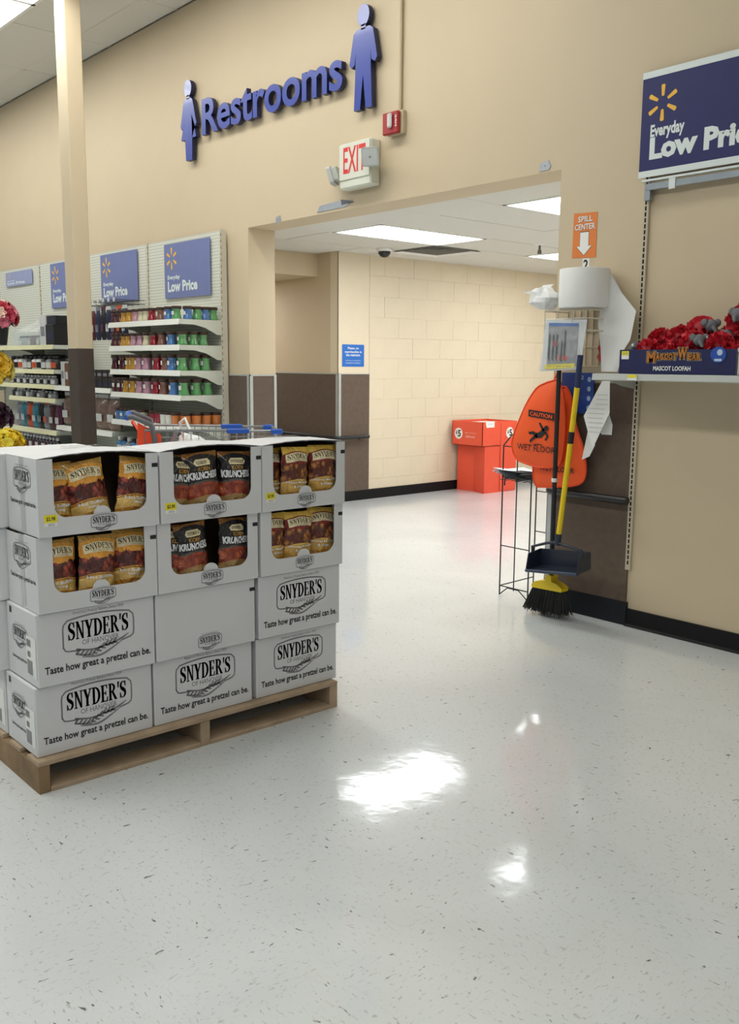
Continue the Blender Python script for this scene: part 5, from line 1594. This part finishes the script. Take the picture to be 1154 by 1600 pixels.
# ------------------------------------------------------------------ shopping cart
t = thing('shopping_cart', 'grey wire shopping cart with blue handle and orange child seat flap', 'shopping cart', (-5.50, 2.76, 0), math.atan2(.80, .42))
cwire = mat('cart_wire', '8A8E90', .35, metal=.6, var=.05)
cblue = mat('cart_blue', '2157B8', .4, var=.05)
cor = mat('cart_orange', 'E8491F', .5, var=.04)
cgrey = mat('cart_grey_plastic', '5A5D60', .5, var=.05)
zt = lambda x: .955 - .02 * x       # rim height
zb = lambda x: .52 + .10 * x
hw = lambda x: .265 - .055 * x
X0, X1 = .10, .94
obj('rim', MB().tube([(X0, hw(X0), zt(X0)), (X1, hw(X1), zt(X1)), (X1, -hw(X1), zt(X1)), (X0, -hw(X0), zt(X0))], .008, 8), cwire, t)
for s in (1, -1):
    m = MB()
    for i in range(19):
        x = X0 + (X1 - X0) * i / 18
        m.tube([(x, s * hw(x), zt(x)), (x - .01, s * hw(x) * .9, zb(x))], .0026, 5)
    for k in range(1, 5):
        q = k / 5
        m.tube([(x, s * hw(x) * (1 - .1 * q), zt(x) * (1 - q) + zb(x) * q) for x in (X0, X1)], .003, 5)
    obj('side_panel', m, cwire, t)
m = MB()
for i in range(9):
    y = (-1 + 2 * i / 8)
    m.tube([(X1, y * hw(X1), zt(X1)), (X1 - .01, y * hw(X1) * .9, zb(X1))], .0026, 5)
for k in range(1, 5):
    q = k / 5; m.tube([(X1, -hw(X1), zt(X1) * (1 - q) + zb(X1) * q), (X1, hw(X1), zt(X1) * (1 - q) + zb(X1) * q)], .003, 5)
obj('front_panel', m, cwire, t)
m = MB()
for i in range(11):
    y = (-1 + 2 * i / 10)
    m.tube([(X0, y * hw(X0) * .9, zb(X0)), (X1, y * hw(X1) * .9, zb(X1))], .0026, 5)
for i in range(5):
    x = X0 + (X1 - X0) * i / 4; m.tube([(x, -hw(x) * .9, zb(x)), (x, hw(x) * .9, zb(x))], .004, 5)
obj('bottom_panel', m, cwire, t)
obj('handle', MB().tube([(.0, -.255, 1.03), (.0, .255, 1.03)], .018, 12), cblue, t)
for s in (1, -1):
    obj('handle_arm', MB().tube([(.0, s * .262, 1.03), (.03, s * .262, 1.035), (.14, s * .262, .985), (.16, s * .262, .90), (.13, s * .25, .55)], .016, 8), cgrey, t)
    obj('corner_cap', MB().box(X1 - .06, X1 + .012, s * hw(X1) - .02, s * hw(X1) + .02, zt(X1) - .018, zt(X1) + .014, .006), cblue, t)
    obj('side_cap', MB().box(.60, .74, s * hw(.67) - .014, s * hw(.67) + .014, zt(.67) - .016, zt(.67) + .014, .005), cblue, t)
    obj('chassis_rail', MB().tube([(.13, s * .25, .55), (.05, s * .25, .20), (.02, s * .25, .13), (.80, s * .18, .13), (.86, s * .17, .17)], .011, 8), cwire, t)
seat = obj('seat_flap', MB().add([(.02, -.20, .995), (.02, .20, .995), (.20, .20, .70), (.20, -.20, .70)], [(0, 1, 2, 3)]).add([(.026, -.20, .997), (.026, .20, .997), (.206, .20, .702), (.206, -.20, .702)], [(0, 1, 2, 3)]), cor, t, recalc=False)
for y in (-.075, .075):
    obj('leg_opening', MB().add([(.075, y - .055, .905), (.075, y + .055, .905), (.200, y + .055, .698), (.200, y - .055, .698)], [(0, 1, 2, 3)]).mapped(lambda a, b, c: (a - .004, b, c)), cblue, seat, recalc=False)
obj('seat_side', MB().add([(.06, -.262, 1.0), (.20, -.255, .92), (.19, -.24, .72), (.05, -.25, .82)], [(0, 1, 2, 3)]), cor, t, recalc=False)
m = MB()
for i in range(9):
    y = -.2 + .05 * i; m.tube([(.30, y, .93), (.20, y, .70)], .003, 5)
m.tube([(.30, -.21, .93), (.30, .21, .93)], .005, 6)
obj('seat_back', m, cwire, t)
for i, (x, y) in enumerate(((.06, .25), (.06, -.25), (.82, .17), (.82, -.17))):
    w = obj('wheel', MB().lathe([(.02, -.015), (.058, -.016), (.062, -.01), (.062, .01), (.058, .016), (.02, .015)], 18).mapped(lambda a, b, c: (x + a, y + c, .062 + b)), black_rubber, t)
    obj('hub', MB().lathe([(.0001, -.018), (.022, -.018), (.022, .018), (.0001, .018)], 12).mapped(lambda a, b, c: (x + a, y + c, .062 + b)), cwire, w)
    obj('caster_fork', MB().tube([(x, y + .024, .062), (x, y + .024, .125), (x, y, .14), (x, y - .024, .125), (x, y - .024, .062)], .006, 6), cwire, t)
t = thing('plastic_carrier_bag', 'crumpled white carrier bag inside the shopping cart', 'plastic bag', (-5.27, 3.06, .585))
obj('bag', crumple(0, 0, .17, .11, .10, .16, n=12, m=10, amp=.28, seed=9), MATS['thin_white_plastic'], t)
obj('bag_handle', MB().tube([(-.03, -.02, .30), (-.02, -.05, .40), (.01, -.03, .43), (.03, 0, .33)], .010, 6), MATS['thin_white_plastic'], t)

# ------------------------------------------------------------------ artificial flowers at the left edge
leafm = mat('leaf_green', '2F4A26', .55, var=.2)
bucket_m = mat('black_bucket', '1A1A1C', .45, var=.05)
t = thing('flower_stand', 'dark tiered stand holding buckets of artificial flowers at the left edge', 'stand', (-9.55, 3.36, 0))
obj('pole', MB().tube([(0, 0, .0), (0, 0, 1.62)], .018, 10), hk, t)
obj('base', MB().lathe([(.22, 0), (.22, .02), (.03, .035)], 24), hk, t)
for x, y, z in ((-8.98, 3.22, 1.52), (-9.13, 3.16, 1.02), (-9.00, 3.12, .58), (-8.62, 3.10, .36)):
    dx, dy = x + 9.55, y - 3.36
    obj('bucket_arm', MB().tube([(0, 0, z - .012), (dx, dy, z - .012)], .007, 6).lathe([(.001, -.008), (.075, -.008), (.075, -.001), (.001, -.001)], 16, (dx, dy, z)), hk, t)
PET = {}
def blossom_mesh(colr, r, seed):
    k = (colr, r)
    if k in PET: return PET[k]
    m = mat('petal_' + colr, colr, .55, var=.18, scale=30)
    mb = MB(); r_ = random.Random(seed)
    for ring, (n, tilt, L_) in enumerate(((7, .35, 1.0), (6, .75, .75), (4, 1.15, .5))):
        for i in range(n):
            a = 2 * math.pi * (i + .5 * ring) / n + r_.uniform(-.1, .1)
            d = Vector((math.cos(a) * math.cos(tilt), math.sin(a) * math.cos(tilt), math.sin(tilt)))
            s = Vector((-math.sin(a), math.cos(a), 0))
            up = d.cross(s)
            def f(u, v):
                w = math.sin(math.pi * min(1, .12 + v * .80)) * r * .42
                return d * (v * r * L_) + s * ((u - .5) * 2 * w) - up * (r * .12 * v * v) + up * (abs(u - .5) * r * .14)
            mb.grid(f, 2, 4)
    PET[k] = mb.mesh('blossom', m, recalc=False)
    return PET[k]
def bouquet(label, X, Y, Z, R_, cols, nb, br_, seed, bucket=True, squash=.8):
    t = thing('flower_bouquet', label, 'flowers', (X, Y, Z), group='artificial flower bouquets')
    r_ = random.Random(seed)
    if bucket: obj('bucket', MB().lathe([(.075, 0), (.10, .17), (.105, .175), (.09, .17), (.07, .01)], 20), bucket_m, t)
    z0 = .17 if bucket else .05
    c = Vector((0, 0, z0 + R_ * squash * .6))
    lf = MB()
    for i in range(34):
        a = r_.uniform(0, 6.28); e = r_.uniform(-.5, .9)
        d = Vector((math.cos(a) * math.cos(e), math.sin(a) * math.cos(e), math.sin(e)))
        p = c + Vector((d.x * R_ * .9, d.y * R_ * .9, d.z * R_ * squash * .8)); s = Vector((-math.sin(a), math.cos(a), 0)) * R_ * .13
        q = p + d * R_ * .38 - Vector((0, 0, R_ * .1))
        lf.add([p - d * R_ * .35, p - s, q, p + s], [(0, 1, 2, 3)])
    st = MB()
    for i in range(12):
        a = r_.uniform(0, 6.28); rr = R_ * r_.uniform(.2, .7)
        st.tube([(0, 0, .04), (rr * math.cos(a) * .5, rr * math.sin(a) * .5, z0 + .05), (rr * math.cos(a), rr * math.sin(a), c.z)], .004, 4)
    o = obj('foliage', lf, leafm, t, recalc=False); o['kind'] = 'stuff'
    o = obj('stems', st, leafm, t); o['kind'] = 'stuff'
    for i in range(nb):
        a = i * 2.39996; e = math.asin(max(-1, min(1, -.35 + 1.33 * (i + .5) / nb)))
        d = Vector((math.cos(a) * math.cos(e), math.sin(a) * math.cos(e), math.sin(e)))
        b = obj('blossom', blossom_mesh(r_.choice(cols), br_, seed), None, t)
        b.location = c + Vector((d.x * R_, d.y * R_, d.z * R_ * squash))
        b.rotation_euler = d.to_track_quat('Z', 'Y').to_euler()
bouquet('red and pink artificial flower bouquet in a black bucket, highest at the left edge', -8.98, 3.22, 1.52, .165, ['B5283F', 'D8798C', 'E6C3B0', 'C23A55'], 30, .065, 1)
bouquet('large yellow artificial flower bouquet below the red one', -9.13, 3.16, 1.02, .19, ['E8C23A', 'F0D96A', 'E3B52A'], 22, .10, 2)
bouquet('dark purple artificial flower bouquet near the bottom of the stand', -9.00, 3.12, .58, .17, ['3A1430', '54204A', '2E1026'], 24, .075, 3)
bouquet('low yellow artificial flower bouquet just above the cartons', -8.62, 3.10, .36, .16, ['E8C41E', 'D9AE18', 'F0D64A'], 30, .06, 4)
